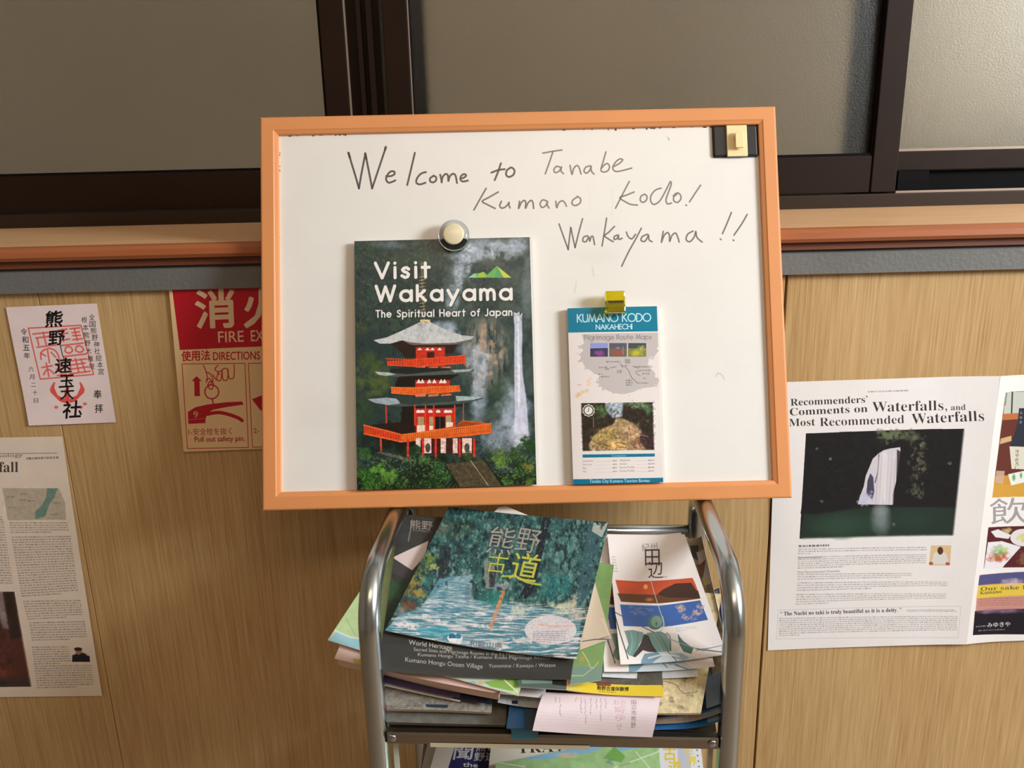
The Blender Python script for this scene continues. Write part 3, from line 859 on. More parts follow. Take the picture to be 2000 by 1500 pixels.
# second roof
cv.poly(b4([(275, 240), (430, 250), (560, 262), (600, 270), (1060, 225), (1290, 212), (1300, 235), (1150, 262), (800, 285), (620, 295), (400, 290), (310, 275)]), (84, 92, 88))
cv.poly(b4([(275, 240), (420, 250), (500, 270), (400, 285), (320, 275)]), (176, 180, 182))
cv.poly(b4([(1060, 225), (1290, 212), (1250, 240), (1100, 250)]), (160, 172, 166))
cv.poly(b4([(440, 215), (700, 200), (1050, 205), (1060, 226), (620, 265), (540, 262), (440, 250)]), (40, 46, 42))
cv.poly(b4([(560, 290), (1150, 268), (1060, 320), (700, 330), (690, 400), (480, 395), (520, 300)]), (40, 30, 28))
cv.rect(*b4(695, 330), *b4(1050, 470), RED)
for x in (730, 768, 838, 890, 960, 995): cv.poly(b4([(x - 24, 362), (x, 315), (x + 24, 358)]), WH)
cv.rect(*b4(815, 388), *b4(945, 440), (180, 120, 50))
cv.poly(b4([(445, 405), (655, 400), (1150, 385), (1160, 440), (660, 475), (450, 460)]), ORG)
for k in range(26):
    x = 455 + k * 27; cv.line([b4(x, 408), b4(x, 455)], .9, (244, 146, 66), .8)
cv.line([b4(445, 400), b4(655, 412), b4(1150, 385)], 1.5, (240, 130, 60)); cv.line([b4(450, 462), b4(660, 478), b4(1160, 440)], 1.8, (238, 118, 50))
for k in range(3): cv.poly(b4([(690 + k * 135, 478), (810 + k * 130, 468), (800 + k * 130, 495), (700 + k * 130, 502)]), (214, 126, 100))
# third roof
cv.poly(b4([(205, 525), (400, 540), (560, 565), (700, 520), (1110, 490), (1395, 500), (1390, 520), (1280, 550), (1000, 585), (640, 605), (420, 590), (270, 565)]), (78, 90, 88))
cv.poly(b4([(205, 525), (400, 508), (520, 520), (540, 570), (420, 585), (280, 562)]), (158, 168, 176))
cv.poly(b4([(1110, 490), (1395, 502), (1300, 530), (1120, 545)]), (168, 186, 186))
cv.poly(b4([(460, 480), (700, 505), (1080, 485), (1110, 500), (1100, 545), (640, 580), (560, 570), (500, 520)]), (58, 70, 66))
cv.poly(b4([(560, 600), (1260, 572), (1090, 612), (690, 622), (690, 860), (540, 840)]), (40, 30, 28), .95)
cv.rect(*b4(690, 620), *b4(1105, 870), (196, 52, 40))
for x in (728, 768, 850, 930, 1012, 1050): cv.ell(*b4(x, 655), 4.6, 4, WH)
cv.rect(*b4(690, 665), *b4(1105, 700), (206, 44, 40))
cv.rect(*b4(722, 705), *b4(785, 790), (176, 150, 110)); cv.rect(*b4(838, 705), *b4(890, 790), (176, 150, 110)); cv.rect(*b4(1010, 690), *b4(1065, 780), (184, 156, 110))
cv.rect(*b4(712, 792), *b4(798, 870), (240, 214, 200)); cv.rect(*b4(838, 795), *b4(890, 868), (236, 214, 200)); cv.rect(*b4(1010, 762), *b4(1082, 850), (240, 220, 204))
cv.rect(*b4(900, 705), *b4(1000, 830), (34, 30, 30)); cv.line([b4(948, 705), b4(948, 830)], 1, (110, 110, 106))
for x in (690, 800, 1100, 885): cv.line([b4(x, 590), b4(x, 870)], 2.6, (222, 74, 44))
cv.line([b4(395, 590), b4(400, 840)], 3, (190, 74, 50)); cv.line([b4(1188, 570), b4(1190, 790)], 2, (184, 96, 66))
# big balcony
cv.poly(b4([(165, 790), (560, 895), (800, 850), (1110, 800), (1180, 740), (1475, 775), (1480, 870), (1250, 905), (550, 965), (170, 880)]), (208, 96, 40))
cv.poly(b4([(165, 790), (545, 870), (550, 965), (170, 880)]), (214, 76, 44))
cv.poly(b4([(230, 790), (520, 760), (700, 800), (700, 866), (560, 885)]), (48, 32, 28), .9)
cv.poly(b4([(1110, 800), (1180, 755), (1460, 782), (1280, 800), (1120, 840)]), (150, 74, 36), .9)
for k in range(44):
    x = 560 + k * 21; y0 = 885 - k * 2.7; cv.line([b4(x, y0), b4(x, y0 + 62)], .9, (240, 150, 70), .85)
for k in range(14):
    x = 185 + k * 26; y0 = 806 + k * 5.4; cv.line([b4(x, y0), b4(x, y0 + 66)], .9, (150, 46, 30), .8)
cv.line([b4(165, 790), b4(555, 890), b4(1475, 775)], 2, (242, 120, 62)); cv.line([b4(170, 880), b4(550, 962), b4(1480, 868)], 2.6, (232, 110, 52))
# ground floor
cv.rect(*b4(760, 930), *b4(1310, 1080), (70, 36, 32))
for x0, x1 in ((700, 750), (785, 860), (955, 1010), (1080, 1130), (1175, 1275)): cv.rect(*b4(x0, 925), *b4(x1, 1080), (232, 196, 190))
for x in (620, 775, 905, 1150, 1298): cv.line([b4(x, 940), b4(x, 1110)], 4.2, (216, 62, 46))
for x in (825, 1225): cv.ell(*b4(x, 1025), 5, 9, (84, 78, 70))
cv.line([b4(340, 930), b4(345, 1050)], 4, (186, 84, 66)); cv.poly(b4([(300, 1075), (340, 1060), (700, 1150), (640, 1170)]), (120, 108, 100), .7)
# stairs
cv.poly(b4([(1000, 1190), (1400, 1150), (1580, 1420), (1150, 1440)]), (88, 80, 62))
for k in range(14): cv.line([b4(1010 + k * 11, 1195 + k * 18), b4(1410 + k * 12.5, 1160 + k * 18)], .8, (70, 62, 48), .5)
cv.line([b4(1215, 1090), b4(1445, 1415)], 1.3, (190, 168, 130)); cv.line([b4(1400, 1150), b4(1590, 1415)], 1.5, (40, 40, 34)); cv.line([b4(1000, 1190), b4(1150, 1430)], 1.5, (36, 40, 32))
# foreground trees
for x, y, r, c, al in ((160, 1080, 80, (60, 96, 56), .9), (200, 1300, 120, (52, 92, 44), .95), (300, 1240, 80, (94, 140, 58), .9), (420, 1320, 110, (104, 150, 62), .8), (250, 1400, 130, (48, 84, 40), .9), (560, 1380, 80, (44, 72, 38), .9),
                       (690, 1050, 70, (40, 66, 44), .95), (780, 1140, 70, (70, 104, 62), .8), (940, 1230, 90, (48, 82, 52), .9), (1000, 1320, 80, (54, 92, 56), .85), (880, 1380, 110, (34, 60, 36), .9), (1240, 1110, 60, (62, 80, 44), .8),
                       (1560, 1120, 90, (88, 118, 58), .85), (1580, 1190, 70, (96, 126, 62), .8), (1700, 1100, 100, (60, 88, 52), .9), (1850, 1000, 100, (46, 72, 44), .95), (1800, 1250, 130, (46, 70, 40), .95), (1860, 1230, 60, (128, 116, 60), .7), (1650, 1370, 80, (66, 98, 48), .85), (1880, 1380, 60, (78, 104, 48), .85), (1690, 1200, 50, (34, 52, 34), .8)):
    cv.blob(*b4(x, y), r * .19, r * .16, c, al, .7, 6, hard=2)
cv.mott(.34, 3.6, region=(690, 860, 1052, 960), seed=3); cv.mott(.12, 5, seed=5)
sh = (22, 34, 34)
fg = np.clip((Y - 885 + 20 * (fbm(X / 30, Y / 30, 2) - .5)) / 12, 0, 1) * np.clip((fbm(X / 3.2, Y / 3.2 + 5, 3) - .56) * 8, 0, 1)
stairs = (X > 866 + (Y - 905) * .62) & (X < 950 + (Y - 900) * .72)
cv.field(fg * (~stairs), (128, 164, 84), .55)
up_l = np.clip((660 - Y) / 30, 0, 1) * np.clip((fbm(X / 4, Y / 5 + 8, 3) - .57) * 8, 0, 1)
cv.field(up_l, (96, 112, 96), .4)
cv.blur(695, 630, 1046, 946, .4); cv.blur(998, 615, 1040, 875, 1.0)
cv.a = np.clip(120 + (cv.a - 120) * 1.14, 0, 255)
for col_, o_, al_ in ((sh, 1.6, .6), ((248, 243, 240), 0, 1)):
    cv.stext('Visit', (734 + o_, 543 + o_), (839 + o_, 541 + o_), 29, 6.3, col_, al_, gap=.34)
    cv.stext('Wakayama', (735.5 + o_, 588 + o_), (999 + o_, 584 + o_), 29, 6.3, col_, al_, gap=.36)
    cv.stext('The Spiritual Heart of Japan', (735 + o_ * .7, 619.5 + o_ * .7), (1000 + o_ * .7, 615.5 + o_ * .7), 13, 2.5, col_, al_, gap=.32)
cv.poly(b3([(1235, 485), (1300, 440), (1345, 440), (1395, 425), (1430, 455), (1530, 365), (1680, 485)]), (112, 180, 100))
cv.poly(b3([(1530, 365), (1680, 485), (1600, 485)]), (206, 214, 84)); cv.poly(b3([(1530, 365), (1600, 485), (1510, 485)]), (90, 168, 104)); cv.poly(b3([(1345, 440), (1395, 425), (1420, 480), (1330, 485)]), (168, 200, 70)); cv.poly(b3([(1235, 485), (1300, 440), (1330, 485)]), (150, 210, 180))
rnd = random.Random(1)
MB = cv.image('brochure_cover', .3, .5)
booklet('brochure', Q, .0035, MB, M_PAPER, 'large brochure with a red pagoda cover held on the white board', 'brochure',
        disp=lambda u, v: .0010 * math.sin(math.pi * min(1, max(0, v))) * (1 - .4 * u) + .0022 * (1 - u) * v, pshift=.012)

# round clear magnet
c0 = Bp(886.5, 461, .004)
Mg = Matrix((bx_, by_, bn_)).transposed().to_4x4(); Mg.translation = c0
mg = empty('round_magnet', c0); tag(mg, 'round clear magnet with a cream centre above the pagoda brochure', 'magnet')
M_CLEAR = bpy.data.materials.new('clear_plastic'); M_CLEAR.use_nodes = True
_b = M_CLEAR.node_tree.nodes['Principled BSDF']; _b.inputs['Transmission Weight'].default_value = 1; _b.inputs['Roughness'].default_value = .04; _b.inputs['IOR'].default_value = 1.46
lathe('clear_rim', [(.0125, 0), (.0165, 0), (.0178, .0012), (.0178, .0045), (.0165, .0068), (.0145, .0082), (.0125, .0088)], Mg, M_CLEAR, mg)
lathe('centre_disc', [(.0098, .0089), (.0118, .0089), (.0122, .0096), (.0118, .0106), (.0102, .0112)], Mg, pbr('cream_cap', (232, 218, 182), .25), mg)
lathe('magnet_core', [(.0085, -.0015), (.0088, -.0015), (.0088, -.0004), (.0085, -.0002)], Mg, pbr('magnet_metal', (90, 74, 66), .35, .8), mg)

# ------------------------------------------------------------------ folded route leaflet on the board
zl = .0030
Q = [Bp(1108.5, 602, zl), Bp(1283, 598, zl), Bp(1295.5, 942, zl), Bp(1120, 946.5, zl)]
cv = Cv(PQ(Q), 3.4, (242, 232, 230))
d7 = crop(1080, 560, .13); d8 = crop(1080, 760, .13)
cv.poly(d7([(150, 200), (1620, 200), (1580, 672), (230, 690)]), (0, 128, 160))
# map land in pale grey
land = d7([(430, 715), (1600, 690), (1600, 900), (1540, 930), (1600, 960), (1560, 1000), (1500, 1080), (1440, 1110), (1420, 1180), (1560, 1330), (1600, 1400), (1560, 1500)]) + \
    d8([(1300, 0), (1200, 50), (1050, 85), (900, 60), (760, 0)]) + d7([(700, 1480), (660, 1420), (700, 1340), (620, 1310), (560, 1260), (490, 1220), (450, 1150), (380, 1130), (430, 1060), (390, 1020), (460, 960), (400, 900), (470, 850)])
cv.poly(land, (204, 196, 196))
rr = random.Random(8)
for k in range(60):
    p = land[rr.randrange(len(land))]; cv.ell(p[0] + rr.uniform(-3, 3), p[1] + rr.uniform(-3, 3), rr.uniform(1, 3), rr.uniform(1, 3), rr.choice([(204, 196, 196), (242, 234, 232)]), .8)
cv.stext('Pilgrimage Route Maps', d7(475, 800), d7(1480, 790), 9, 1.1, (136, 124, 126), gap=.22)
cv.stext('KUMANO KODO', d7(368, 532), d7(1468, 520), 15, 2.2, (206, 240, 250), gap=.16)
cv.stext('NAKAHECHI', d7(648, 645), d7(1190, 636), 9.2, 1.7, (206, 240, 250), gap=.18)
for (x0, x1), cols in (((560, 825), ((150, 160, 226), (70, 40, 90), (150, 80, 160))), ((845, 1108), ((96, 92, 112), (120, 110, 90), (180, 80, 70))), ((1130, 1400), ((70, 84, 84), (150, 150, 70), (204, 200, 60)))):
    cv.rect(*d7(x0, 850), *d7(x1, 1055), cols[0])
    cv.poly(d7([(x0, 930), (x1, 925), (x1, 1055), (x0, 1055)]), (44, 36, 52) if x0 == 560 else cols[1], .8)
    cv.blob(*d7((x0 + x1) / 2, 1000), 13, 7, cols[2], .95, .4, 5)
cv.blob(*d7(1330, 930), 9, 6, (220, 210, 120), .8, .5, 4); cv.line([d7(1052, 900), d7(1052, 1020)], 1, (200, 200, 220), .7); cv.poly(d7([(925, 930), (985, 905), (1010, 935)]), (170, 160, 160), .8)
# route net and names too small to read
for a_, b2_ in (((1020, 1180), (1090, 1210)), ((1090, 1210), (1140, 1270)), ((1140, 1270), (1180, 1370)), ((1180, 1370), (1270, 1450)), ((1010, 1160), (1050, 1220)), ((860, 1225), (950, 1205)), ((1200, 1200), (1290, 1230)), ((1240, 1280), (1340, 1260)), ((1240, 1300), (1310, 1340)), ((1120, 1190), (1080, 1185))):
    cv.line(d7([a_, b2_]), 1.1, (96, 90, 96), .8)
for x, y, w_ in ((800, 1130, 210), (690, 1215, 130), (780, 1240, 60), (680, 1320, 60), (700, 1355, 150), (1220, 1205, 280), (1350, 1260, 120), (1340, 1310, 110), (1350, 1380, 50), (960, 1265, 80), (960, 1290, 70), (1090, 1410, 100), (1090, 1445, 110), (1100, 1480, 90), (1260, 1450, 180), (1080, 1105, 80), (1085, 1140, 80)):
    cv.greek(d7([(x, y - 14), (x + w_, y - 14), (x + w_, y + 14), (x, y + 14)]), 1, (110, 104, 108), .7, 1, x, .7, 4)
cv.rect(*d7(1080, 1090), *d7(1150, 1160), (160, 154, 158), .6)
for x, y in ((560, 1375), (530, 1430), (545, 1470)): cv.blob(*d7(x, y), 4, 4, (244, 206, 170), .9, .8, 4)
for x, y in ((510, 30), (450, 50), (400, 80), (360, 110)): cv.blob(*d8(x, y), 5, 4, (236, 196, 150), .9, .8, 4)
cv.blob(*d7(400, 1480), 5, 3, (236, 160, 170), .6, .5, 4)
cv.greek(d8([(1130, 90), (1180, 90), (1180, 110), (1130, 110)]), 1, (160, 150, 160), .6)
# forest path photograph
cv.poly(d8([(425, 215), (1500, 200), (1522, 915), (448, 935)]), (52, 44, 36))
reg = (1135, 784, 1280, 882)
cv.poly(d8([(770, 210), (1060, 208), (1040, 420), (900, 440), (800, 330)]), (176, 190, 206), .9)
cv.blob(*d8(700, 330), 16, 14, (84, 120, 66), .9, .8, 5); cv.blob(*d8(1250, 250), 26, 8, (120, 150, 110), .85, .8, 5); cv.blob(*d8(1430, 300), 9, 14, (84, 120, 80), .8, .7, 5)
cv.poly(d8([(950, 440), (1060, 450), (1200, 520), (1330, 640), (1400, 760), (1400, 915), (560, 928), (540, 830), (620, 700), (740, 600), (900, 540)]), (180, 152, 108), .95)
cv.blob(*d8(760, 720), 26, 20, (176, 154, 84), .8, .6, 5); cv.blob(*d8(950, 840), 26, 10, (222, 176, 104), .85, .6, 6); cv.blob(*d8(1180, 640), 20, 16, (200, 160, 128), .7, .7, 5); cv.blob(*d8(1300, 800), 16, 14, (120, 72, 66), .7, .8, 5)
cv.poly(d8([(1330, 640), (1515, 700), (1522, 915), (1400, 915), (1300, 760)]), (60, 44, 46), .85)
cv.blur(*(reg[0]+1, reg[1]+2, reg[2]-1, reg[3]-2), 1.2); cv.mott(.45, 3.2, region=reg, seed=2); cv.mott(.25, 8, region=reg, seed=12)
rq = random.Random(9)
for k in range(26):
    x = rq.uniform(560, 1350); y = rq.uniform(600, 900)
    cv.line(d8([(x, y), (x + rq.uniform(40, 90), y + rq.uniform(-25, 35)), (x + rq.uniform(90, 170), y + rq.uniform(0, 60))]), rq.uniform(.8, 1.6), rq.choice([(96, 70, 46), (226, 196, 140), (70, 50, 40)]), .6, smooth=True, soft=1)
for k in range(40): cv.blob(*d8(rq.uniform(440, 1500), rq.uniform(220, 520)), 2.5, 2.5, rq.choice([(40, 34, 30), (96, 120, 76), (70, 56, 44)]), .6, 1, 3)
cv.rect(1128, 780, 1134.5, 886, (242, 232, 230)); cv.rect(1280, 780, 1296, 884, (244, 238, 234)); cv.poly(d8([(425, 190), (1500, 175), (1500, 199), (425, 214)]), (242, 232, 230)); cv.poly(d8([(448, 937), (1522, 917), (1522, 940), (448, 960)]), (242, 232, 230))
cv.poly([(d8(535 + 95 * math.cos(t * math.pi / 10) * (1 if t % 2 else .9), 325 + 95 * math.sin(t * math.pi / 10) * (1 if t % 2 else .9))) for t in range(20)], (240, 234, 224))
cv.ring(*d8(535, 325), 9, 9, 2, (40, 36, 34), .9); cv.poly(d8([(480, 300), (525, 330), (540, 285), (570, 300), (580, 340), (545, 375), (500, 365)]), (244, 238, 228)); cv.line(d8([(540, 285), (535, 330), (520, 345)]), 1.4, (60, 60, 60), .8)
cv.line([d8(605, 425), d8(610, 580)], 1, (200, 186, 160), .7)
cv.poly(d8([(445, 985), (1530, 970), (1530, 1015), (445, 1032)]), (12, 122, 154)); cv.text('Contents', d8(880, 1018), d8(1095, 1012), 3.6, (180, 220, 230))
for i, (l_, r__) in enumerate((('Introduction', 'Nakahechi'), ('How to use', 'Access'), ('Maps', 'Route Profile'), ('Tips', 'Route Profile'))):
    y = 1095 + i * 53
    cv.text(l_, d8(448, y), d8(448 + 13 * len(l_), y - 3), 4.0, (120, 112, 120), 0, .8)
    cv.text(r__, d8(1005, y - 10), d8(1005 + 17 * len(r__), y - 13), 4.2, (120, 112, 120), 0, .8)
    cv.line([d8(640, y - 4), d8(920, y - 8)], .5, (190, 180, 186), .8); cv.line([d8(1245, y - 14), d8(1480, y - 18)], .5, (190, 180, 186), .8)
    cv.greek(d8([(900, y - 34), (965, y - 36), (965, y - 6), (900, y - 4)]), 1, (130, 124, 130), .7, 1, i, .7, 3); cv.greek(d8([(1430, y - 40), (1525, y - 42), (1525, y - 12), (1430, y - 10)]), 1, (130, 124, 130), .7, 1, i, .7, 3)
cv.poly(d8([(250, 1357), (1700, 1330), (1700, 1440), (250, 1450)]), (8, 120, 156))
cv.text('Tanabe City Kumano Tourism Bureau', d8(550, 1408), d8(1450, 1395), 6.6, (190, 226, 240), .01)
leaf = booklet('route_leaflet', Q, .0062, cv.image('leaflet_cover', .3), M_PAPER, 'narrow pilgrimage route leaflet with a teal band under the yellow magnet', 'leaflet',
               disp=lambda u, v: -.0012 * (1 - u) ** 6 + .0006 * math.sin(math.pi * u), nx=24, ny=8, pshift=.02)

# yellow magnet: translucent block with a waist and a dark core
yx0, yy1 = Bl(1182.5, 568, .014); yx1, yy0 = Bl(1222, 611.5, .014); ym = (yy0 + yy1) / 2
M_YEL = bpy.data.materials.new('yellow_plastic'); M_YEL.use_nodes = True
_b = M_YEL.node_tree.nodes['Principled BSDF']; _b.inputs['Base Color'].default_value = (*srgb((226, 206, 30)), 1); _b.inputs['Transmission Weight'].default_value = .8; _b.inputs['Roughness'].default_value = .12; _b.inputs['IOR'].default_value = 1.45
ymg = empty('block_magnet', Bw((yx0 + yx1) / 2, yy0, .003)); tag(ymg, 'yellow translucent block magnet holding the narrow leaflet', 'magnet')
hh = (yy1 - yy0) / 2
prf = []
zb_, zt_ = .0036, .0165
ys = [(-1, zb_), (-1, zt_ - .002), (-.93, zt_ - .0005), (-.8, zt_), (-.36, zt_), (-.24, zt_ - .0012), (-.12, zt_ - .0030), (0, zt_ - .0035), (.12, zt_ - .0030), (.24, zt_ - .0012), (.36, zt_), (.8, zt_), (.93, zt_ - .0005), (1, zt_ - .002), (1, zb_)]
V = [Bw(yx0, ym + a * hh, z) for a, z in ys] + [Bw(yx1, ym + a * hh, z) for a, z in ys]; n_ = len(ys)
mk('plastic_body', V, [tuple(range(n_)), tuple(range(2 * n_ - 1, n_ - 1, -1))] + [(i, (i + 1) % n_, (i + 1) % n_ + n_, i + n_) for i in range(n_)], M_YEL, ymg, bevel=.0016)
V = [Bw(x, y, z) for z in (.0060, .0134) for x, y in ((yx0 + .0024, ym - .0026), (yx1 - .0016, ym - .0026), (yx1 - .0016, ym + .0022), (yx0 + .0024, ym + .0022))]
hexa('magnet_core', V[:4], V[4:], pbr('core_dark', (20, 20, 10), .6), ymg, bevel=.0005)

# ================================================================== PAPERS ON THE WALL
PY = YW - .0012
# shrine stamp sheet
Q = [Un(12, 600, PY), Un(189, 592.5, PY), Un(226.5, 824.5, PY), Un(58, 830.5, PY)]
cv = Cv(PQ(Q), 3.0, (240, 222, 222)); g = crop(0, 560, .26)
cv.mott(.02, 30)
RS = (232, 92, 84)
box_s = g([(215, 312), (610, 290), (705, 660), (305, 695)])
cv.line(box_s + [box_s[0]], 2.6, RS, .9)
def sq(u, v):
    a, b, c, d = [np.array(p) for p in box_s]
    return tuple((a * (1 - u) + b * u) * (1 - v) + (d * (1 - u) + c * u) * v)
seal = [[(.06, .12), (.46, .10)], [(.1, .2), (.42, .18)], [(.26, .1), (.26, .34)], [(.12, .34), (.12, .22)], [(.4, .34), (.4, .2)], [(.08, .38), (.44, .36)],
        [(.1, .62), (.14, .48), (.3, .42), (.42, .5), (.44, .68)], [(.26, .46), (.24, .7)], [(.12, .5), (.2, .56)], [(.32, .5), (.38, .6)],
        [(.08, .78), (.28, .76)], [(.18, .7), (.17, .96)], [(.08, .92), (.18, .82), (.28, .92)], [(.34, .74), (.48, .73)], [(.34, .84), (.48, .83)], [(.41, .72), (.41, .96)], [(.33, .96), (.5, .95)],
        [(.54, .08), (.72, .06)], [(.56, .16), (.72, .14)], [(.63, .06), (.6, .3)], [(.56, .28), (.72, .26)], [(.78, .06), (.96, .05)], [(.8, .14), (.94, .13)], [(.86, .05), (.86, .3)], [(.78, .28), (.96, .27)], [(.8, .2), (.94, .2)],
        [(.54, .38), (.96, .36)], [(.58, .5), (.62, .42), (.7, .42), (.72, .5), (.64, .54), (.58, .5)], [(.78, .5), (.82, .42), (.9, .42), (.93, .5), (.85, .54), (.78, .5)], [(.54, .6), (.96, .58)],
        [(.54, .7), (.94, .68)], [(.6, .78), (.9, .76)], [(.56, .86), (.94, .84)], [(.62, .68), (.6, .95)], [(.84, .68), (.86, .94)], [(.56, .95), (.95, .93)], [(.74, .66), (.74, .92)]]
for s_ in seal: cv.line([sq(*p) for p in s_], 3.3, RS, .82, smooth=len(s_) > 2)
# red bird crest below: two raised wings round a body
for sgn in (-1, 1):
    for k in range(6):
        a0 = .25 + k * .2
        cv.line([g(508 + sgn * 20, 865 - k * 3), g(508 + sgn * (60 + 12 * k), 850 - 12 * k), g(508 + sgn * (88 + 6 * k - (k > 3) * 10 * (k - 3)), 800 - 15 * k)], 4.2, RS, .9, smooth=True)
cv.ell(*g(505, 820), 5, 16, RS); cv.ell(*g(508, 760), 3, 5, RS)
for x, y in ((425, 905), (640, 880), (610, 905)): cv.ell(*g(x, y), 4, 3, RS, .8)
BK = (26, 22, 24)
rr = random.Random(5)
for ch, x, y, s_ in (('熊', 405, 250, 33), ('野', 425, 390, 31), ('速', 475, 600, 31), ('玉', 500, 715, 28), ('大', 505, 805, 26), ('社', 540, 930, 35)):
    px, py = g(x, y); cv.text(ch, (px - s_ * .5, py + s_ * .36), (px + s_ * .5, py + s_ * .30), s_ * .82, BK, .022, cap=.8, slant=.12)
cv.line(g([(405, 215), (420, 190)]), 4, BK); cv.line(g([(455, 440), (470, 510), (490, 560)]), 2.2, BK, .7); cv.line(g([(600, 935), (610, 955)]), 4, BK)
cv.vtext('令和五年', g(180, 340), g(205, 520), 13, BK, .008, .9, .08, rr)
cv.vtext('六月二十日', g(235, 620), g(275, 855), 10, BK, .0, .85, .08, rr)
cv.vtext('全国熊野神社総本宮', g(690, 230), g(760, 640), 12.5, BK, .004, .9, .06, rr)
cv.vtext('根本熊野大権現', g(632, 250), g(690, 600), 12.5, BK, .004, .9, .06, rr)
cv.vtext('奉拝', g(735, 810), g(745, 915), 17, BK, .01, .9)
st = sheet('stamp_sheet', Q, .0004, [cv.image('shrine_stamp_print', .75, .2), M_PAPER], None, 8, 8, lambda u, v: .0008 + .0012 * max(0, v - .8) * 5 * (1 - u))
tag(st, 'white calligraphy sheet with red square seal and red bird crest', 'paper')

# fire extinguisher notice
th_s = .003
Q = [Un(330, 565, PY - th_s), Un(640, 555, PY - th_s), Un(652, 871, PY - th_s), Un(358.5, 882.5, PY - th_s)]
cv = Cv(PQ(Q), 2.6, (242, 208, 160)); g = crop(0, 560, .26)
RD = (190, 18, 38)
cv.poly([g(1293, 15), (634, 560), (640, 671), g(1352, 475)], RD)
SK = (236, 206, 170)
px, py = g(1475, 300)
cv.text('消', (384, 635), (459, 632), 64, SK, .028, cap=.80)
cv.text('火', (478, 633), (550, 630), 64, SK, .028, cap=.80)
cv.text('器', (562, 630), (630, 627), 62, SK, .028, cap=.80)
cv.text('FIRE', (427, 669), (477, 667), 22.5, SK, .01); cv.text('EXTINGUISHER', (491, 666.5), (636, 661), 22.5, SK, .01)
cv.text('使用法', g(1365, 553), g(1580, 545), 17, RD, .02, cap=.8); cv.text('DIRECTIONS', g(1603, 552), g(1955, 545), 16.5, RD, .012)
for x0 in (0, 98, 196):
    q_ = [(355.5 + x0, 709.5 - x0 * .03), (442 + x0 * .98 + 36 * 0 + 37, 707 - x0 * .03), (487 + x0 * .96, 872 - x0 * .04), (366 + x0 * .97, 876 - x0 * .04)]
q_ = g([(1368, 580), (1842, 575), (1868, 1208), (1408, 1215)]); cv.line(q_ + [q_[0]], 1.4, RD, .95)
q_ = g([(1868, 575), (2330, 570), (2350, 1195), (1898, 1205)]); cv.line(q_ + [q_[0]], 1.4, RD, .95)
cv.poly(g([(1895, 845), (2010, 800), (2040, 900), (1960, 930)]), RD)
cv.poly(g([(1440, 708), (1478, 672), (1516, 708), (1500, 708), (1503, 822), (1462, 822), (1460, 708)]), RD)
hand = [[(1530, 590), (1550, 640), (1560, 690), (1550, 720)], [(1550, 640), (1580, 655), (1600, 690), (1600, 730)], [(1550, 700), (1575, 690), (1590, 710), (1580, 740), (1560, 735)],
        [(1640, 590), (1620, 610), (1618, 625), (1640, 640), (1648, 660)], [(1640, 645), (1630, 690), (1640, 705), (1660, 700), (1668, 640), (1652, 635), (1640, 645)],
        [(1670, 620), (1675, 690), (1695, 705), (1712, 690), (1712, 625), (1695, 612), (1672, 622)], [(1715, 620), (1720, 680), (1740, 692), (1758, 680), (1762, 610), (1760, 585)], [(1600, 660), (1625, 700)]]
for s_ in hand: cv.line(g(s_), 1.9, RD, .95, smooth=True)
cv.ring(*g(1592, 790), 13.5, 13.5, 2.4, RD); cv.ring(*g(1585, 740), 5, 8, 2, RD); cv.line(g([(1595, 840), (1603, 875)]), 2.6, RD)
cv.poly(g([(1412, 940), (1470, 905), (1560, 885), (1700, 868), (1820, 862), (1832, 885), (1700, 905), (1600, 925), (1555, 955), (1545, 1000), (1545, 1025), (1415, 1030)]), RD)
cv.line(g([(1555, 958), (1640, 945), (1720, 960), (1790, 985), (1820, 1005)]), 7, RD, smooth=True); cv.line(g([(1545, 990), (1415, 1000)]), 1, (230, 150, 130), .8)
cv.text('9', g(1455, 985), g(1490, 983), 13, (214, 170, 140), .02)
RT2 = (176, 46, 56)
cv.text('1-安全栓を抜く', g(1415, 1112), g(1745, 1105), 11.5, RT2, .0, cap=.8); cv.text('Pull out safety pin.', g(1463, 1165), g(1840, 1158), 10.5, RT2, .014)
cv.text('2-', g(1908, 1100), g(1950, 1098), 10, RT2, 0)
sg = sheet('fire_notice', Q, th_s, [cv.image('fire_notice_print', .45), M_CREAM], None, 2, 2)
tag(sg, 'red and cream fire extinguisher directions notice partly behind the board', 'sign')

# left newspaper page
def serif(s_):
    o = ''
    for ch in s_:
        if 'A' <= ch <= 'Z': o += chr(0x1D400 + ord(ch) - 65)
        elif 'a' <= ch <= 'z': o += chr(0x1D41A + ord(ch) - 97)
        else: o += ch
    return o


W_NP = .275
TR, BR = Un(122, 852, PY), Un(200.5, 1358, PY)
dx = Vector((-W_NP, 0, 0)); Q = [TR + dx + Vector((0, 0, .002)), TR, BR, BR + dx + Vector((0, 0, .004))]
cv = Cv(PQ(Q), 2.0, (232, 216, 200)); e = crop(0, 820, .3733)
TX = (92, 84, 82)
cv.mott(.02, 40)
cv.line([e(-400, 178), e(300, 172)], 1.4, (120, 112, 106), .7)
cv.text('Anthropology', (-60, 895), e(122, 190), 7, TX, 0, .8); cv.greek(e([(140, 192), (312, 186), (312, 200), (140, 206)]), 1, TX, .7, 1, 14, .8, 5)
cv.text(serif('Waterfall'), (-75, 922), e(98, 270), 21, (74, 68, 66), 0)
cv.poly(e([(15, 355), (310, 355), (345, 430), (350, 518), (45, 522)]), (190, 178, 158))
cv.poly(e([(250, 355), (305, 355), (290, 400), (262, 440), (240, 500), (190, 518), (185, 480), (225, 440), (245, 400)]), (96, 138, 126), .8)
cv.mott(.08, 5, region=(5, 950, 130, 1015), seed=4)
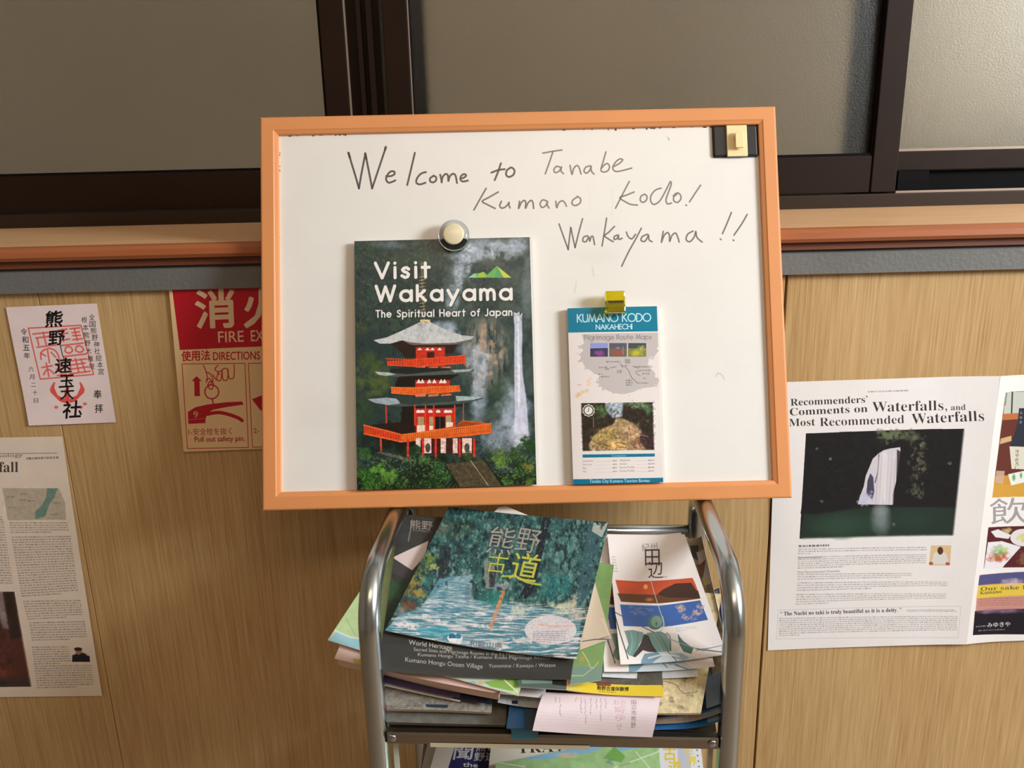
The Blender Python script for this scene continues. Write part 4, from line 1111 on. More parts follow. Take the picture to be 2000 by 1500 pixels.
for x, y in ((40, 400), (110, 385), (100, 415), (45, 455), (150, 420), (280, 430), (270, 490)): cv.greek(e([(x, y - 6), (x + 40, y - 6), (x + 40, y + 6), (x, y + 6)]), 1, (120, 100, 90), .6, 1, x, .7, 4)
for q_, n_l, sd in (([(52, 530), (360, 530), (366, 590), (60, 592)], 5, 1), ([(62, 605), (375, 600), (415, 905), (118, 925)], 24, 2), ([(122, 940), (428, 935), (440, 1030), (148, 1045)], 8, 3), ([(155, 1052), (448, 1045), (460, 1148), (170, 1155)], 8, 4), ([(168, 1180), (360, 1178), (375, 1275), (182, 1280)], 8, 5), ([(182, 1280), (482, 1275), (494, 1398), (196, 1405)], 10, 6),
                    ([(-260, 500), (18, 500), (74, 870), (-200, 870)], 28, 7), ([(-520, 360), (-280, 360), (-190, 870), (-420, 870)], 38, 8)):
    cv.greek(e(q_), n_l, (120, 112, 108), .62, .7, sd, .5, 5)
cv.poly(e([(-420, 895), (78, 895), (165, 1392), (-330, 1400)]), (88, 54, 46))
cv.poly(e([(-40, 895), (18, 895), (50, 1090), (20, 1090)]), (160, 146, 150), .8)
cv.poly(e([(20, 895), (78, 895), (120, 1130), (60, 1150)]), (58, 44, 40), .9); cv.blob(*e(0, 1330), 40, 16, (128, 66, 50), .8, .6, 10); cv.poly(e([(-350, 1350), (158, 1345), (165, 1392), (-330, 1400)]), (72, 58, 58), .8)
cv.blur(-120, 1160, 30, 1338, 2); cv.mott(.25, 9, region=(-120, 1158, 24, 1336), seed=6)
cv.rect(*e(-345, 1396), *e(170, 1420), (232, 216, 200))
cv.blob(*e(425, 1235), 15, 9, (46, 42, 48), 1, 0, 5, hard=3); cv.ell(*e(415, 1205), 6.5, 7, (170, 120, 100)); cv.ell(*e(412, 1195), 8, 3.5, (70, 34, 36)); cv.poly(e([(382, 1225), (472, 1230), (475, 1262), (380, 1262)]), (40, 38, 44)); 
nl = sheet('newspaper_page', Q, .0003, [cv.image('left_page_print', .8, .2), M_PAPER], None, 14, 14, lambda u, v: .0012 + .0015 * math.sin(3 * v) * u)
tag(nl, 'yellowed newspaper page in narrow columns on the wall at the left', 'newspaper')

# right newspaper spread
zp = PY - .004
Q1 = [Un(1514, 746, PY), Un(1950, 733, zp), Un(1884.5, 1255, zp), Un(1499.5, 1270, PY)]
cv = Cv(PQ(Q1), 2.2, (242, 238, 238)); f_ = crop(1480, 720, .26); h_ = crop(1480, 1000, .26)
cv.mott(.015, 60)
cv.greek(f_([(830, 166), (1138, 158), (1138, 172), (830, 180)]), 1, (150, 145, 145), .8, 1, 13, .8, 5)
TI = (58, 54, 56)
cv.text(serif('Recommenders') + '’', f_(243, 280), f_(828, 258), 15, TI, -.010)
cv.text(serif('Comments on'), f_(238, 355), f_(828, 330), 15.5, TI, -.010)
cv.text(serif('Waterfalls') + ',', f_(862, 330), f_(1425, 318), 21.5, TI, -.010); cv.text(serif('and'), f_(1452, 318), f_(1560, 314), 12, (100, 96, 98), 0)
cv.text(serif('Most'), f_(232, 438), f_(430, 432), 16, TI, -.010)
cv.text(serif('Recommended'), f_(465, 438), f_(1105, 418), 18, TI, -.010)
cv.text(serif('Waterfalls'), f_(1160, 425), f_(1692, 395), 22, TI, -.010)
ph = f_([(360, 492), (1548, 458), (1462, 1262), (314, 1290)])
cv.poly(ph, (30, 27, 30))
cv.poly(f_([(345, 1100), (800, 1040), (1010, 1040), (1480, 1050), (1462, 1262), (318, 1290)]), (38, 54, 46))
cv.blob(*f_(640, 1190), 74, 26, (48, 74, 58), .9, .2, 40); cv.blob(*f_(1150, 1150), 50, 22, (44, 62, 52), .7, .2, 40)
cv.poly(f_([(320, 1100), (420, 1110), (800, 1060), (1480, 1055), (1480, 1040), (330, 1040)]), (28, 27, 30), .9)
cv.blob(*f_(930, 1150), 21, 34, (132, 144, 146), .85, .15, 20); cv.blob(*f_(930, 1080), 18, 14, (150, 160, 164), .6)
cv.blur(1575, 852, 1870, 1048, 2.2); cv.mott(.25, 7, region=(1578, 856, 1862, 984), seed=7)
fall = f_([(1000, 612), (1075, 602), (1078, 640), (1062, 740), (1045, 860), (1020, 960), (1018, 1040), (755, 1035), (770, 980), (800, 900), (815, 820), (840, 760), (868, 690), (905, 655), (950, 625)])
cv.poly(fall, (214, 208, 216)); cv.poly(f_([(850, 800), (872, 830), (880, 940), (865, 1000), (820, 960), (828, 860)]), (52, 46, 74), .85)
cv.line(f_([(915, 660), (908, 780), (885, 870)]), 2.2, (74, 70, 76), .8, smooth=True); cv.line(f_([(960, 650), (950, 800), (950, 1000)]), 6, (238, 232, 236), .7, soft=4); cv.blob(*f_(800, 990), 10, 9, (204, 206, 232), .7, .5, 5)
cv.blob(*f_(1000, 510), 26, 12, (112, 124, 88), .9, .8, 6); cv.blob(*f_(1150, 520), 20, 12, (84, 94, 70), .8, .8, 6); cv.blob(*f_(1060, 490), 30, 6, (96, 106, 76), .7, .7, 6)
for x, y in ((1185, 610), (1250, 590), (1230, 660), (1240, 720), (1200, 760), (1245, 780), (1180, 830), (1190, 900), (1180, 940), (1220, 960)): cv.blob(*f_(x, y), 8, 8, (92, 92, 74), .8, .9, 4)
for x, y in ((545, 685), (480, 1005), (1440, 720), (1025, 1190), (440, 610)): cv.blob(*f_(x, y), 4, 4, (120, 120, 120), .8, .8, 3)
rq = random.Random(4)
for k in range(26):
    x = rq.uniform(905, 1060); cv.line(f_([(x, 640 + rq.uniform(0, 60)), (x - 10, 820), (x - 22 + rq.uniform(-6, 6), 1030)]), 1.4, rq.choice([(246, 240, 240), (180, 174, 184), (226, 220, 226)]), .5, smooth=True, soft=1.6)
for k in range(14): cv.blob(*f_(rq.uniform(760, 860), rq.uniform(940, 1030)), 5, 6, (196, 196, 222), .6, .9, 4)
for k in range(30): cv.blob(*(f_(rq.uniform(1120, 1260), rq.uniform(480, 960)) if k % 2 else f_(rq.uniform(900, 1260), rq.uniform(475, 570))), rq.uniform(3, 6), rq.uniform(3, 6), rq.choice([(84, 90, 66), (120, 126, 96), (60, 66, 52)]), .6, 1.0, 4)
cv.poly(f_([(1050, 620), (1085, 640), (1060, 800), (1045, 860), (1050, 700)]), (34, 30, 32), .8)
cv.blur(1640, 845, 1820, 1040, .8)
G = (126, 120, 124)
cv.greek(h_([(308, 258), (538, 252), (538, 270), (308, 277)]), 1, (90, 84, 88), .9, 1, 12, .8, 6)
for q_, n_l, sd, la in (([(305, 285), (1270, 270), (1265, 320), (303, 335)], 3, 1, .1), ([(303, 345), (1265, 325), (1262, 412), (300, 442)], 6, 2, .36), ([(300, 472), (1160, 465), (1158, 505), (298, 525)], 3, 3, .9), ([(298, 535), (1418, 525), (1416, 575), (295, 608)], 4, 4, .5), ([(292, 622), (1410, 612), (1405, 665), (288, 710)], 5, 5, .22),
                        ([(160, 800), (1490, 775), (1488, 900), (158, 940)], 9, 6, .12)):
    cv.greek(h_(q_), n_l, G, .55, la, sd, .5, 5)
cv.text('Most Recommended Waterfalls', h_(300, 470), h_(620, 462), 4, (96, 90, 94), .01, .8); cv.text('Recommendation', h_(303, 362), h_(475, 358), 4, (96, 90, 94), .01, .85)
cv.text('“ ' + serif('The Nachi no taki is truly beautiful as it is a deity.') + ' ”', h_(170, 785), h_(1080, 752), 7.6, (52, 48, 50), 0)
cv.greek(h_([(1120, 735), (1465, 728), (1500, 748), (1120, 755)]), 2, G, .7, 1, 9, .55, 4)
q_ = h_([(155, 745), (1515, 705), (1495, 935), (140, 955)]); cv.line(q_ + [q_[0]], .7, (170, 165, 168), .7)
cv.poly(h_([(1300, 262), (1448, 258), (1438, 408), (1284, 410)]), (226, 196, 152)); cv.poly(h_([(1300, 400), (1320, 320), (1360, 300), (1410, 318), (1432, 400)]), (226, 222, 218)); cv.ell(*h_(1368, 300), 5.4, 7.5, (92, 56, 42)); cv.ell(*h_(1300, 395), 4, 3, (180, 90, 70)); cv.ell(*h_(1420, 395), 4, 3, (180, 90, 70))
M1 = cv.image('right_page_print', .75, .25)
# second page, most of it beyond the frame
P2 = .262
Q2 = [Q1[1], Q1[1] + Vector((P2, .004, .001)), Q1[2] + Vector((P2, .004, .002)), Q1[2]]
cv = Cv(PQ(Q2), 1.8, (240, 236, 234)); k_ = f_
cv.poly([k_(1850, 172), (2300, 752), (2300, 966), k_(1752, 962)], (102, 50, 40))
cv.poly([k_(1850, 172), k_(2040, 168), k_(2040, 330), k_(1835, 340)], (196, 200, 190)); cv.line([k_(1905, 175), k_(1900, 330)], 3, (60, 60, 60)); cv.line([k_(1860, 180), k_(1848, 270)], 2, (80, 70, 70), .7)
cv.poly([k_(1835, 335), k_(2040, 328), k_(2040, 375), k_(1825, 382)], (190, 112, 60)); cv.poly([k_(1815, 520), k_(1900, 500), k_(1900, 540), k_(1808, 562)], (206, 172, 128))
cv.poly([k_(1770, 800), (2300, 920), (2300, 966), k_(1752, 962)], (206, 152, 60)); cv.poly([k_(1762, 870), (2300, 930), (2300, 966), k_(1752, 962)], (212, 160, 66))
cv.poly(k_([(1958, 295), (2060, 295), (2060, 420), (2100, 560), (2090, 765), (1905, 750), (1885, 580), (1920, 500), (1948, 400)]), (44, 48, 62)); cv.poly(k_([(1885, 580), (2090, 590), (2085, 760), (1902, 750)]), (222, 216, 200))
cv.vtext('冷やおろし', k_(1945, 620), k_(1942, 745), 8, (60, 58, 58), 0); cv.vtext('みゆき', k_(1975, 330), k_(1972, 400), 6, (210, 200, 190), 0)
cv.poly(k_([(1782, 760), (1850, 765), (1835, 865), (1775, 850)]), (204, 170, 150), .9); cv.poly(k_([(1875, 790), (2000, 765), (2010, 850), (1900, 875)]), (234, 236, 230)); cv.blob(*k_(1920, 815), 4, 8, (80, 150, 90), .9); cv.blob(*k_(1975, 800), 3, 7, (80, 150, 90), .9)

cv.text('飲食', k_(1735, 1150), (2085, 1015), 44, (160, 156, 160), 0, cap=.8)
cv.poly([k_(1722, 1185), (2300, 1022), (2300, 1106), h_(1688, 415)], (88, 34, 38))
cv.poly(h_([(1690, 420), (1720, 220), (1830, 215), (1975, 260), (1830, 420)]), (232, 230, 236)); cv.blob(*h_(1800, 330), 24, 12, (190, 92, 60), .95, .5, 7); cv.blob(*h_(1800, 290), 15, 12, (120, 160, 84), .95, .5, 7); cv.blob(*h_(1850, 280), 9, 6, (190, 210, 140), .9, .5, 5)
cv.poly(h_([(1742, 140), (1800, 125), (1900, 170), (1880, 200), (1780, 185)]), (228, 228, 232)); cv.blob(*h_(1870, 135), 12, 6, (206, 190, 130), .9, .5, 5); cv.ell(*h_(1990, 190), 25, 17, (226, 222, 222)); cv.blob(*h_(1990, 190), 14, 10, (206, 206, 110), .9, .5, 6); cv.blob(*h_(1990, 350), 14, 14, (130, 90, 60), .9, .8, 5)
cv.poly([h_(1655, 465), (2300, 1100), (2300, 1232), h_(1605, 915)], (206, 150, 110))
cv.poly([h_(1655, 465), (2300, 1100), (2300, 1128), h_(1645, 540)], (82, 84, 132)); cv.poly([h_(1645, 545), (2300, 1130), (2300, 1156), h_(1630, 640)], (228, 196, 74)); cv.blob(*h_(1900, 530), 26, 9, (222, 190, 200), .8, .5, 12); cv.poly([h_(1632, 640), (2300, 1150), (2300, 1190), h_(1625, 740)], (200, 142, 134), .9)
cv.poly([h_(1620, 735), (2300, 1180), (2300, 1240), h_(1605, 915)], (30, 24, 34)); cv.blob(*h_(1820, 740), 50, 6, (160, 124, 150), .8, .4, 20)
cv.text(serif('Our sake kura yields'), h_(1665, 585), (2090, 1148), 8, (110, 110, 50), 0); cv.text(serif('Kumano'), h_(1660, 612), h_(1830, 606), 7, (100, 100, 50), 0)
for k in range(4): cv.greek(h_([(1650, 640 + k * 16), (2300, 636 + k * 16), (2300, 650 + k * 16), (1650, 654 + k * 16)]), 1, (130, 90, 80), .45, 1, k, .6, 5)
cv.text('みゆきや', h_(1720, 860), h_(1895, 855), 8.5, (226, 220, 220), .02, cap=.8); cv.greek(h_([(1630, 845), (1712, 842), (1712, 858), (1630, 860)]), 1, (200, 196, 196), .8, 1, 1, .6, 4); cv.greek(h_([(1650, 876), (1860, 872), (1860, 888), (1650, 892)]), 1, (150, 146, 150), .8, 1, 2, .6, 4)
M2 = cv.image('far_right_page_print', .75, .25)
nr = empty('newspaper', (Q1[3] + Q1[2]) / 2)
tag(nr, 'white newspaper spread with a waterfall photograph on the wall at the right', 'newspaper')
sheet('page', Q1, .0003, [M1, M_PAPER], nr, 26, 20, lambda u, v: .0008 + .0035 * max(0, (u - .72) / .28) ** 2 + .0016 * math.sin(5 * v + 1) * max(0, 1 - 4 * u) + .0007 * math.sin(6 * u + 3 * v))
sheet('page', Q2, .0003, [M2, M_PAPER], nr, 20, 14, lambda u, v: .0008 + .0035 * max(0, 1 - u * 5) ** 2)

# ================================================================== CHROME RACK
YAW = -R_(3.5)
pl, pr_ = Un(731, 1350, .711), Un(1428, 1350, .689)
RC = Vector(((pl.x + pr_.x) / 2, .70, ZF))
rack = empty('magazine_rack', RC, YAW)
tag(rack, 'chrome tube magazine rack with slanted shelves standing under the white board', 'rack')
HX = (pr_ - pl).length / 2; HX = ((pl.x - pr_.x) ** 2 + (pl.y - pr_.y) ** 2) ** .5 / 2
RWm = Matrix.Translation(RC) @ Matrix.Rotation(YAW, 4, 'Z')
TR_ = .0108
ztop = -.3815 - TR_ - .0012 - ZF        # local height of the side tubes' axis
for sgn in (-1, 1):
    x = sgn * HX
    path = [(x, 0, .02), (x, 0, .3), (x, 0, ztop - .065)] + arc(.058, ztop - .060, .058, 180, 98, x, 12)[1:] + [(x, .10, ztop - .0015), (x, .15, ztop)] + \
        arc(.195, ztop - .030, .030, 90, 0, x, 8) + [(x, .225, .5), (x, .225, .02)]
    tube('side_frame', path, TR_, M_CHROME, rack, 24)
    for y in (0, .225): tube('foot', [(x, y, 0), (x, y, .022)], .014, M_BLACK, rack, 16)


def rw(x, y, z): return RWm @ Vector((x, y, z - ZF))


SH = [(-.562, -.455), (-.812, -.705), (-1.062, -.955)]
for i, (z0, z1) in enumerate(SH):
    a = HX - TR_
    sh = empty('shelf', (0, .1, z0 - ZF)); sh.parent = rack
    P = [rw(-a, .004, z0), rw(a, .004, z0), rw(a, .212, z1), rw(-a, .212, z1)]
    P2_ = [p - Vector((0, 0, .0015)) for p in P]
    hexa('tray', P2_, P, M_CHROME_D, sh)
    # rolled front lip and rear lip
    prof = [(-.006, .0000), (-.0045, .0022), (.001, .0032), (.005, .002), (.005, -.0105), (-.003, -.0115), (-.006, -.010)]
    V = [rw(-a, y, z0 + z) for y, z in prof] + [rw(a, y, z0 + z) for y, z in prof]; n_ = len(prof)
    mk('front_lip', V, [tuple(range(n_)), tuple(range(2 * n_ - 1, n_ - 1, -1))] + [(k, (k + 1) % n_, (k + 1) % n_ + n_, k + n_) for k in range(n_)], M_CHROME_D, sh)
    tube('rear_bar', [(-a, .225, z1 + .008 - ZF), (a, .225, z1 + .008 - ZF)], .0075, M_CHROME, rack, 16)
    for sgn in (-1, 1):
        lathe('screw', [(.0012, 0), (.0042, 0), (.0042, .0014), (.003, .0024), (.001, .0028)], Matrix.Translation(rw(sgn * (a - .006), -.0062, z0 - .003)) @ Matrix.Rotation(math.pi / 2, 4, 'X'), M_CHROME, sh, 14)
        hexa('side_bracket', [rw(sgn * (a - .001), .013, z0 - .16), rw(sgn * (a - .006), .013, z0 - .16), rw(sgn * (a - .006), .016, z0 - .16), rw(sgn * (a - .001), .016, z0 - .16)],
             [rw(sgn * (a - .001), .013, z0 - .012), rw(sgn * (a - .006), .013, z0 - .012), rw(sgn * (a - .006), .016, z0 - .012), rw(sgn * (a - .001), .016, z0 - .012)], pbr('pale_bracket', (196, 204, 186), .5), sh) if i == 0 else None
# paper strip stuck under the top lip
V = [rw(-HX + .055, -.0071, -.5748), rw(HX * .22, -.0071, -.5748), rw(HX * .22, -.0071, -.5700), rw(-HX + .055, -.0071, -.5700)]
ls = mk('label_strip', V + [v + Vector((0, .0004, 0)) for v in V], BF, pbr('old_tape', (206, 196, 172), .6))
tag(ls, 'pale tape strip along the front lip of the top rack shelf', 'label')

# ------------------------------------------------------------------ printed matter on the rack
def shelf_frame(z0, z1):
    p0 = rw(0, .004, z0); ex_ = (rw(1, .004, z0) - p0).normalized(); ey = (rw(0, .212, z1) - p0).normalized(); en = ex_.cross(ey)
    return p0, ex_, ey, en


p0a, exa, eya, ena = shelf_frame(*SH[0])
p0b, exb, eyb, enb = shelf_frame(*SH[1])
def L(px, py, h, tier=0):
    p, n = (p0a, ena) if tier == 0 else (p0b, enb)
    return rplane(px, py, p + n * h, n)
def LQ(q, h, tier=0):
    hs = h if isinstance(h, (tuple, list)) else (h,) * 4
    return [L(x, y, k, tier) for (x, y), k in zip(q, hs)]
def rectQ(bl, br, h, depth, tier=0):
    """a true rectangle lying on level h whose lower edge is seen from bl to br"""
    n = ena
    A, B = L(*bl, h, tier), L(*br, h, tier)
    u = n.cross((B - A).normalized())
    return [A + u * depth, B + u * depth, B, A]


GP = 'printed guides piled on the top rack shelf'
GP2 = 'printed guides on the lower rack shelf'
c5 = crop(620, 960, .21); c6 = crop(880, 960, .21); c7 = crop(1100, 960, .21)
k6 = crop(620, 1180, .2133); k7 = crop(880, 1180, .2133); k8 = crop(1100, 1180, .2133)
sag = lambda a: (lambda u, v: -a * math.sin(math.pi * u))

# teal forest magazine, topmost
Q = LQ([(877, 990), (1190, 1020), (1126, 1287), (752, 1231)], (.080, .083, .080, .080))
cv = Cv(PQ(Q), 2.6, (44, 82, 84))
X, Y = cv.X, cv.Y
n1 = fbm(X / 9, Y / 9, 4); n2 = fbm(X / 5 + 7, Y / 9 + 3, 4)
cv.field(np.clip((n1 - .5) * 5, 0, 1), (70, 124, 116), .7); cv.field(np.clip((n2 - .56) * 7, 0, 1), (150, 186, 178), .55); cv.field(np.clip((.42 - n1) * 6, 0, 1), (26, 44, 50), .8)
cv.blob(*c5(1250, 330), 40, 24, (58, 84, 66), .8, .5, 12); cv.blob(*c5(1150, 330), 14, 14, (110, 116, 112), .7, .6, 6)
cv.blob(*c6(1050, 600), 36, 46, (112, 160, 156), .55, .8, 8); cv.blob(*c6(980, 850), 34, 26, (40, 124, 128), .8, .6, 10)
# trunks
cv.poly(c6([(850, 230), (925, 240), (830, 640), (760, 900), (690, 960), (620, 940), (740, 760)]), (30, 36, 46), .92); cv.poly(c6([(1280, 280), (1400, 420), (1290, 900), (1180, 1100), (1080, 1100), (1190, 880)]), (62, 96, 106), .85)
cv.poly(c6([(1330, 290), (1470, 290), (1410, 420), (1310, 360)]), (188, 190, 180), .9)
cv.poly(c5([(1150, 480), (1250, 500), (1200, 760), (1120, 780)]), (44, 50, 56), .8); cv.poly(c5([(1550, 600), (1680, 640), (1640, 860), (1560, 860), (1540, 760)]), (150, 148, 140), .8); cv.poly(c5([(1590, 700), (1660, 700), (1640, 850), (1590, 850)]), (52, 62, 66), .9)
# yellow-green shrubs at the left edge
for x, y, r, c, al in ((1040, 620, 20, (110, 130, 60), .9), (960, 730, 18, (86, 104, 48), .9), (900, 820, 18, (150, 132, 56), .85), (880, 920, 18, (120, 94, 46), .9), (850, 1040, 16, (112, 62, 44), .85), (1090, 680, 10, (204, 206, 110), .8), (960, 920, 14, (190, 168, 82), .6), (800, 1120, 16, (150, 130, 126), .7)):
    cv.blob(*c5(x, y), r, r * .8, c, al, .8, 6)
# sunlit path with striped shadow
cv.poly(c5([(1130, 790), (1240, 760), (1440, 740), (1420, 960), (2000, 1040)]) + c6([(1230, 1090), (1180, 1500), (400, 1500), (0, 1440)]) + c5([(630, 1290), (760, 1140), (960, 1060), (1040, 940)]), (98, 148, 166), .95)
sc_ = 2.0 + np.clip(Y - 1110, 0, 200) * .035
stp = fbm(X / (sc_ * 3.6) + 3, (Y - X * .12) / (sc_ * 1.5) + fbm(X / 30, Y / 20, 2) * 1.2, 3)
lft = np.clip((X - (900 - (Y - 1110) * 1.25)) / 8, 0, 1) * np.clip(((1000 + np.clip(Y - 1165, 0, 300) * 9) - X - 75 * (Y < 1165)) / 8, 0, 1) * np.clip((Y - 1108) / 6, 0, 1)
cv.field(np.clip((stp - .51) * 7, 0, 1) * lft, (240, 230, 230), .92)
cv.field(np.clip((.40 - stp) * 8, 0, 1) * lft, (52, 120, 140), .8)
fl2 = fbm(X / 2.6 + 11, Y / 4.2, 3) * np.clip((1180 + (X - 900) * .1 - Y) / 20, 0, 1)
cv.field(np.clip((fl2 - .64) * 8, 0, 1), (150, 190, 178), .6); cv.field(np.clip((.40 - fbm(X / 8, Y / 12 + 9, 3)) * 7, 0, 1) * np.clip((1150 - Y) / 20, 0, 1), (22, 40, 46), .8)
cv.line([c5(700, 1180), c5(950, 1150), c5(1150, 1210), c5(1350, 1240)], 5, (240, 224, 222), .6, smooth=True, soft=3); cv.poly(c5([(900, 1250), (1180, 1220), (1250, 1320), (950, 1320)]), (60, 160, 178), .6)
cv.line([c5(1010, 1000), c5(1300, 1010), c5(1560, 1060), c5(1900, 1140), c5(2100, 1150)], 3.5, (232, 226, 230), .5, smooth=True, soft=3)
cv.blob(*c5(1650, 950), 30, 18, (44, 132, 124), .9, .6, 8); cv.blob(*c5(1870, 1060), 22, 12, (206, 214, 196), .9, .6, 6); cv.blob(*c5(1400, 900), 8, 16, (92, 116, 130), .6, .6, 6)
cv.blob(*c6(1060, 1050), 34, 14, (222, 220, 190), .85, .7, 7); cv.blob(*c6(1180, 1130), 22, 12, (236, 206, 180), .8, .6, 7); cv.blob(*c6(1150, 980), 8, 22, (206, 190, 164), .8, .6, 6, rot=.4)
cv.blur(760, 1010, 1180, 1280, .45)
for x, y, a_, b2_ in ((1500, 1090, 16, 4), (1750, 1130, 20, 5), (1150, 1180, 18, 5), (880, 1230, 18, 6), (1500, 1210, 22, 4), (1300, 1110, 14, 3), (1900, 1350, 26, 7), (1650, 1400, 30, 6), (1250, 1360, 16, 5), (760, 1230, 14, 6), (1000, 1130, 12, 4)):
    cv.blob(*c5(x, y), a_, b2_, (244, 232, 230), .85, .7, 5, rot=.1)
# oval text patch
cv.ell(*c6(925, 1260), 52, 30, (230, 222, 226), .95, 36, .06); cv.line([c6(800, 1200), c6(950, 1225), c6(1140, 1225)], 2, (240, 170, 140), .8, soft=2)
cv.greek(c6([(760, 1262), (1080, 1268), (1060, 1400), (740, 1370)]), 6, (130, 124, 140), .6, .6, 3, .5, 5)
# brushed title
TG, TY = (168, 158, 152), (196, 198, 84)
def brush(ch, x, y, s_, col, ang=-.06, bo=.012, up=(.26, -.95)):
    dx_, dy_ = math.cos(ang) * s_ / 2, -math.sin(ang) * s_ / 2
    cv.text(ch, (x - dx_, y + s_ * .4 - dy_), (x + dx_, y + s_ * .4 + dy_), s_ * .9, (30, 40, 44), bo + .03, .45, up=up, cap=.8)
    cv.text(ch, (x - dx_, y + s_ * .4 - dy_), (x + dx_, y + s_ * .4 + dy_), s_ * .9, col, bo, up=up, cap=.8)
brush('熊', *c6(440, 435), 50, TG, -.1, .0); brush('野', *c6(690, 430), 46, TG, -.16, .0)
cv.blur(930, 1020, 1065, 1080, .5)
brush('古', *c6(410, 630), 38, TY, -.1, .0); brush('道', *c6(660, 670), 54, TY, -.16, .006)
cv.blur(930, 1080, 1065, 1135, .3)
cv.line([c6(470, 745), c6(600, 750), c6(700, 800), c6(830, 828)], 4, TY, .9, smooth=True)
cv.blob(*c6(500, 830), 16, 8, (206, 196, 202), .7, .8, 5)
cv.vtext('世界遺産の道を歩く', c6(478, 895), c6(350, 1240), 9.5, (236, 150, 92), .03)
cv.ell(*c5(1260, 1330), 15, 9.5, (222, 232, 236)); cv.ell(*c5(1235, 1315), 7, 6, (44, 110, 150)); cv.ell(*c5(1290, 1310), 6, 5, (60, 130, 160)); cv.ell(*c5(1240, 1345), 7, 3, (240, 244, 246))
cv.poly([c6(95, 1320), c6(480, 1355), c6(470, 1420), c6(90, 1400)], (190, 200, 204), .35)
cv.text('和歌山県', c6(150, 1400), c6(460, 1425), 11, (120, 124, 136), .02, up=(.1, -1), cap=.8)
cv.mott(.10, 3, seed=9)
booklet('forest_magazine', Q, .0035, cv.image('forest_magazine_cover', .22, .5, .3), M_PAPER, 'teal magazine with a sunlit forest path cover, topmost of the pile', 'magazine',
        disp=lambda u, v: -.0068 * math.sin(math.pi * u) * (.25 + .75 * v), group=GP)

# black world heritage brochure below it
Q = LQ([(782, 1004), (1150, 1028), (1115, 1327), (738, 1308)], (.0735, .0735, .0715, .0715))
cv = Cv(PQ(Q), 2.4, (62, 62, 60))
cv.mott(.12, 20, 3, .5); cv.poly(c5([(560, 900), (860, 870), (700, 1200), (560, 1500)]), (44, 66, 46), .8); cv.blob(*c5(690, 960), 22, 26, (62, 96, 62), .75, .6, 8)
cv.line([c5(880, 310), c5(845, 490)], 2.2, (150, 150, 146), .8); cv.line([c5(870, 230), c5(1100, 270)], 6, (88, 80, 66), .5, soft=3)
cv.text('熊野', c5(860, 350), c5(1080, 365), 17, (150, 144, 138), .01, cap=.8); cv.text('KUMANO', c5(890, 385), c5(1065, 398), 5, (140, 132, 128), .01)
cv.poly(c5([(690, 655), (1040, 480), (1000, 640), (880, 775)]), (224, 206, 204)); cv.poly(c5([(660, 670), (700, 665), (880, 778), (850, 860), (640, 790)]), (74, 70, 74), .9)
WT = (196, 196, 190)
up_ = (.05, -1)
cv.text('World Heritage', k6(838, 385), k6(1240, 425), 8.6, WT, .014, up=up_)
cv.text('Sacred Sites and Pilgrimage Routes in the Kii Mountain Range', k6(885, 438), k7(820, 492), 6.2, WT, .0, up=up_)
cv.text('Kumano Hongu Taisha / Kumano Kodo Pilgrimage Routes', k6(925, 480), k7(915, 516), 6.2, WT, .0, up=up_)
cv.text('Kumano Hongu Onsen Village', k6(808, 528), k6(1525, 578), 8.2, WT, .004, up=up_); cv.text('Yunomine / Kawayu / Watase', k6(1580, 570), k7(965, 580), 6.6, WT, .0, up=up_)
booklet('heritage_brochure', Q, .003, cv.image('heritage_brochure_cover', .4), pbr('grey_pages', (150, 146, 138), .6), 'black world heritage brochure just under the forest path magazine', 'brochure',
        disp=lambda u, v: -.0052 * math.sin(math.pi * u) * (.25 + .75 * v), group=GP)

# green map leaflet jutting out to the left, under the black brochure
Q = LQ([(762, 1065), (1080, 1120), (1012, 1359), (640, 1250)], (.064, .064, .063, .064))
cv = Cv(PQ(Q), 2.2, (200, 226, 168))
cv.mott(.05, 10); cv.poly(k6([(95, 325), (190, 230), (400, 330), (410, 450), (300, 420)]), (160, 214, 232), .9); cv.line(k6([(160, 230), (280, 285), (420, 300)]), 4, (238, 240, 232), .9); cv.line(k6([(270, 120), (330, 260)]), 2, (150, 200, 140), .7)
cv.poly([k6(300, 420), k6(620, 560), k6(1000, 700), k6(1400, 760), k6(1800, 800), k6(1790, 660), k6(1200, 620)], (206, 224, 214), .9)
cv.poly(k6([(1480, 690), (1700, 660), (1860, 660), (1830, 740), (1780, 790), (1560, 740)]), (146, 190, 90)); cv.line(k6([(1690, 670), (1830, 800)]), 2.5, (238, 244, 222)); cv.blob(*k6(1450, 700), 9, 5, (232, 178, 130), .9); cv.poly(k6([(1250, 690), (1400, 680), (1420, 720), (1300, 720)]), (140, 190, 210), .8)
lf = sheet('map_leaflet', Q, .0012, [cv.image('map_leaflet_print', .45), M_PAPER], None, 14, 12, sag(.003))
tag(lf, 'pale green map leaflet sticking out to the left of the rack', 'leaflet', GP)

# thick pink-edged booklet
Q = rectQ((653, 1286), (975, 1355), .0585, .155)
cv = Cv(PQ(Q), 1.6, (238, 208, 200)); cv.mott(.03, 20); cv.poly(k6([(320, 490), (400, 500), (400, 560), (330, 530)]), (206, 186, 90)); cv.poly(k6([(1600, 810), (1680, 800), (1660, 860), (1590, 840)]), (150, 70, 60), .9)
booklet('thick_booklet', Q, .0155, cv.image('pink_booklet_cover', .5), M_PINKP, 'thick pale pink booklet jutting out left below the green map leaflet', 'booklet', disp=sag(.004), group=GP)

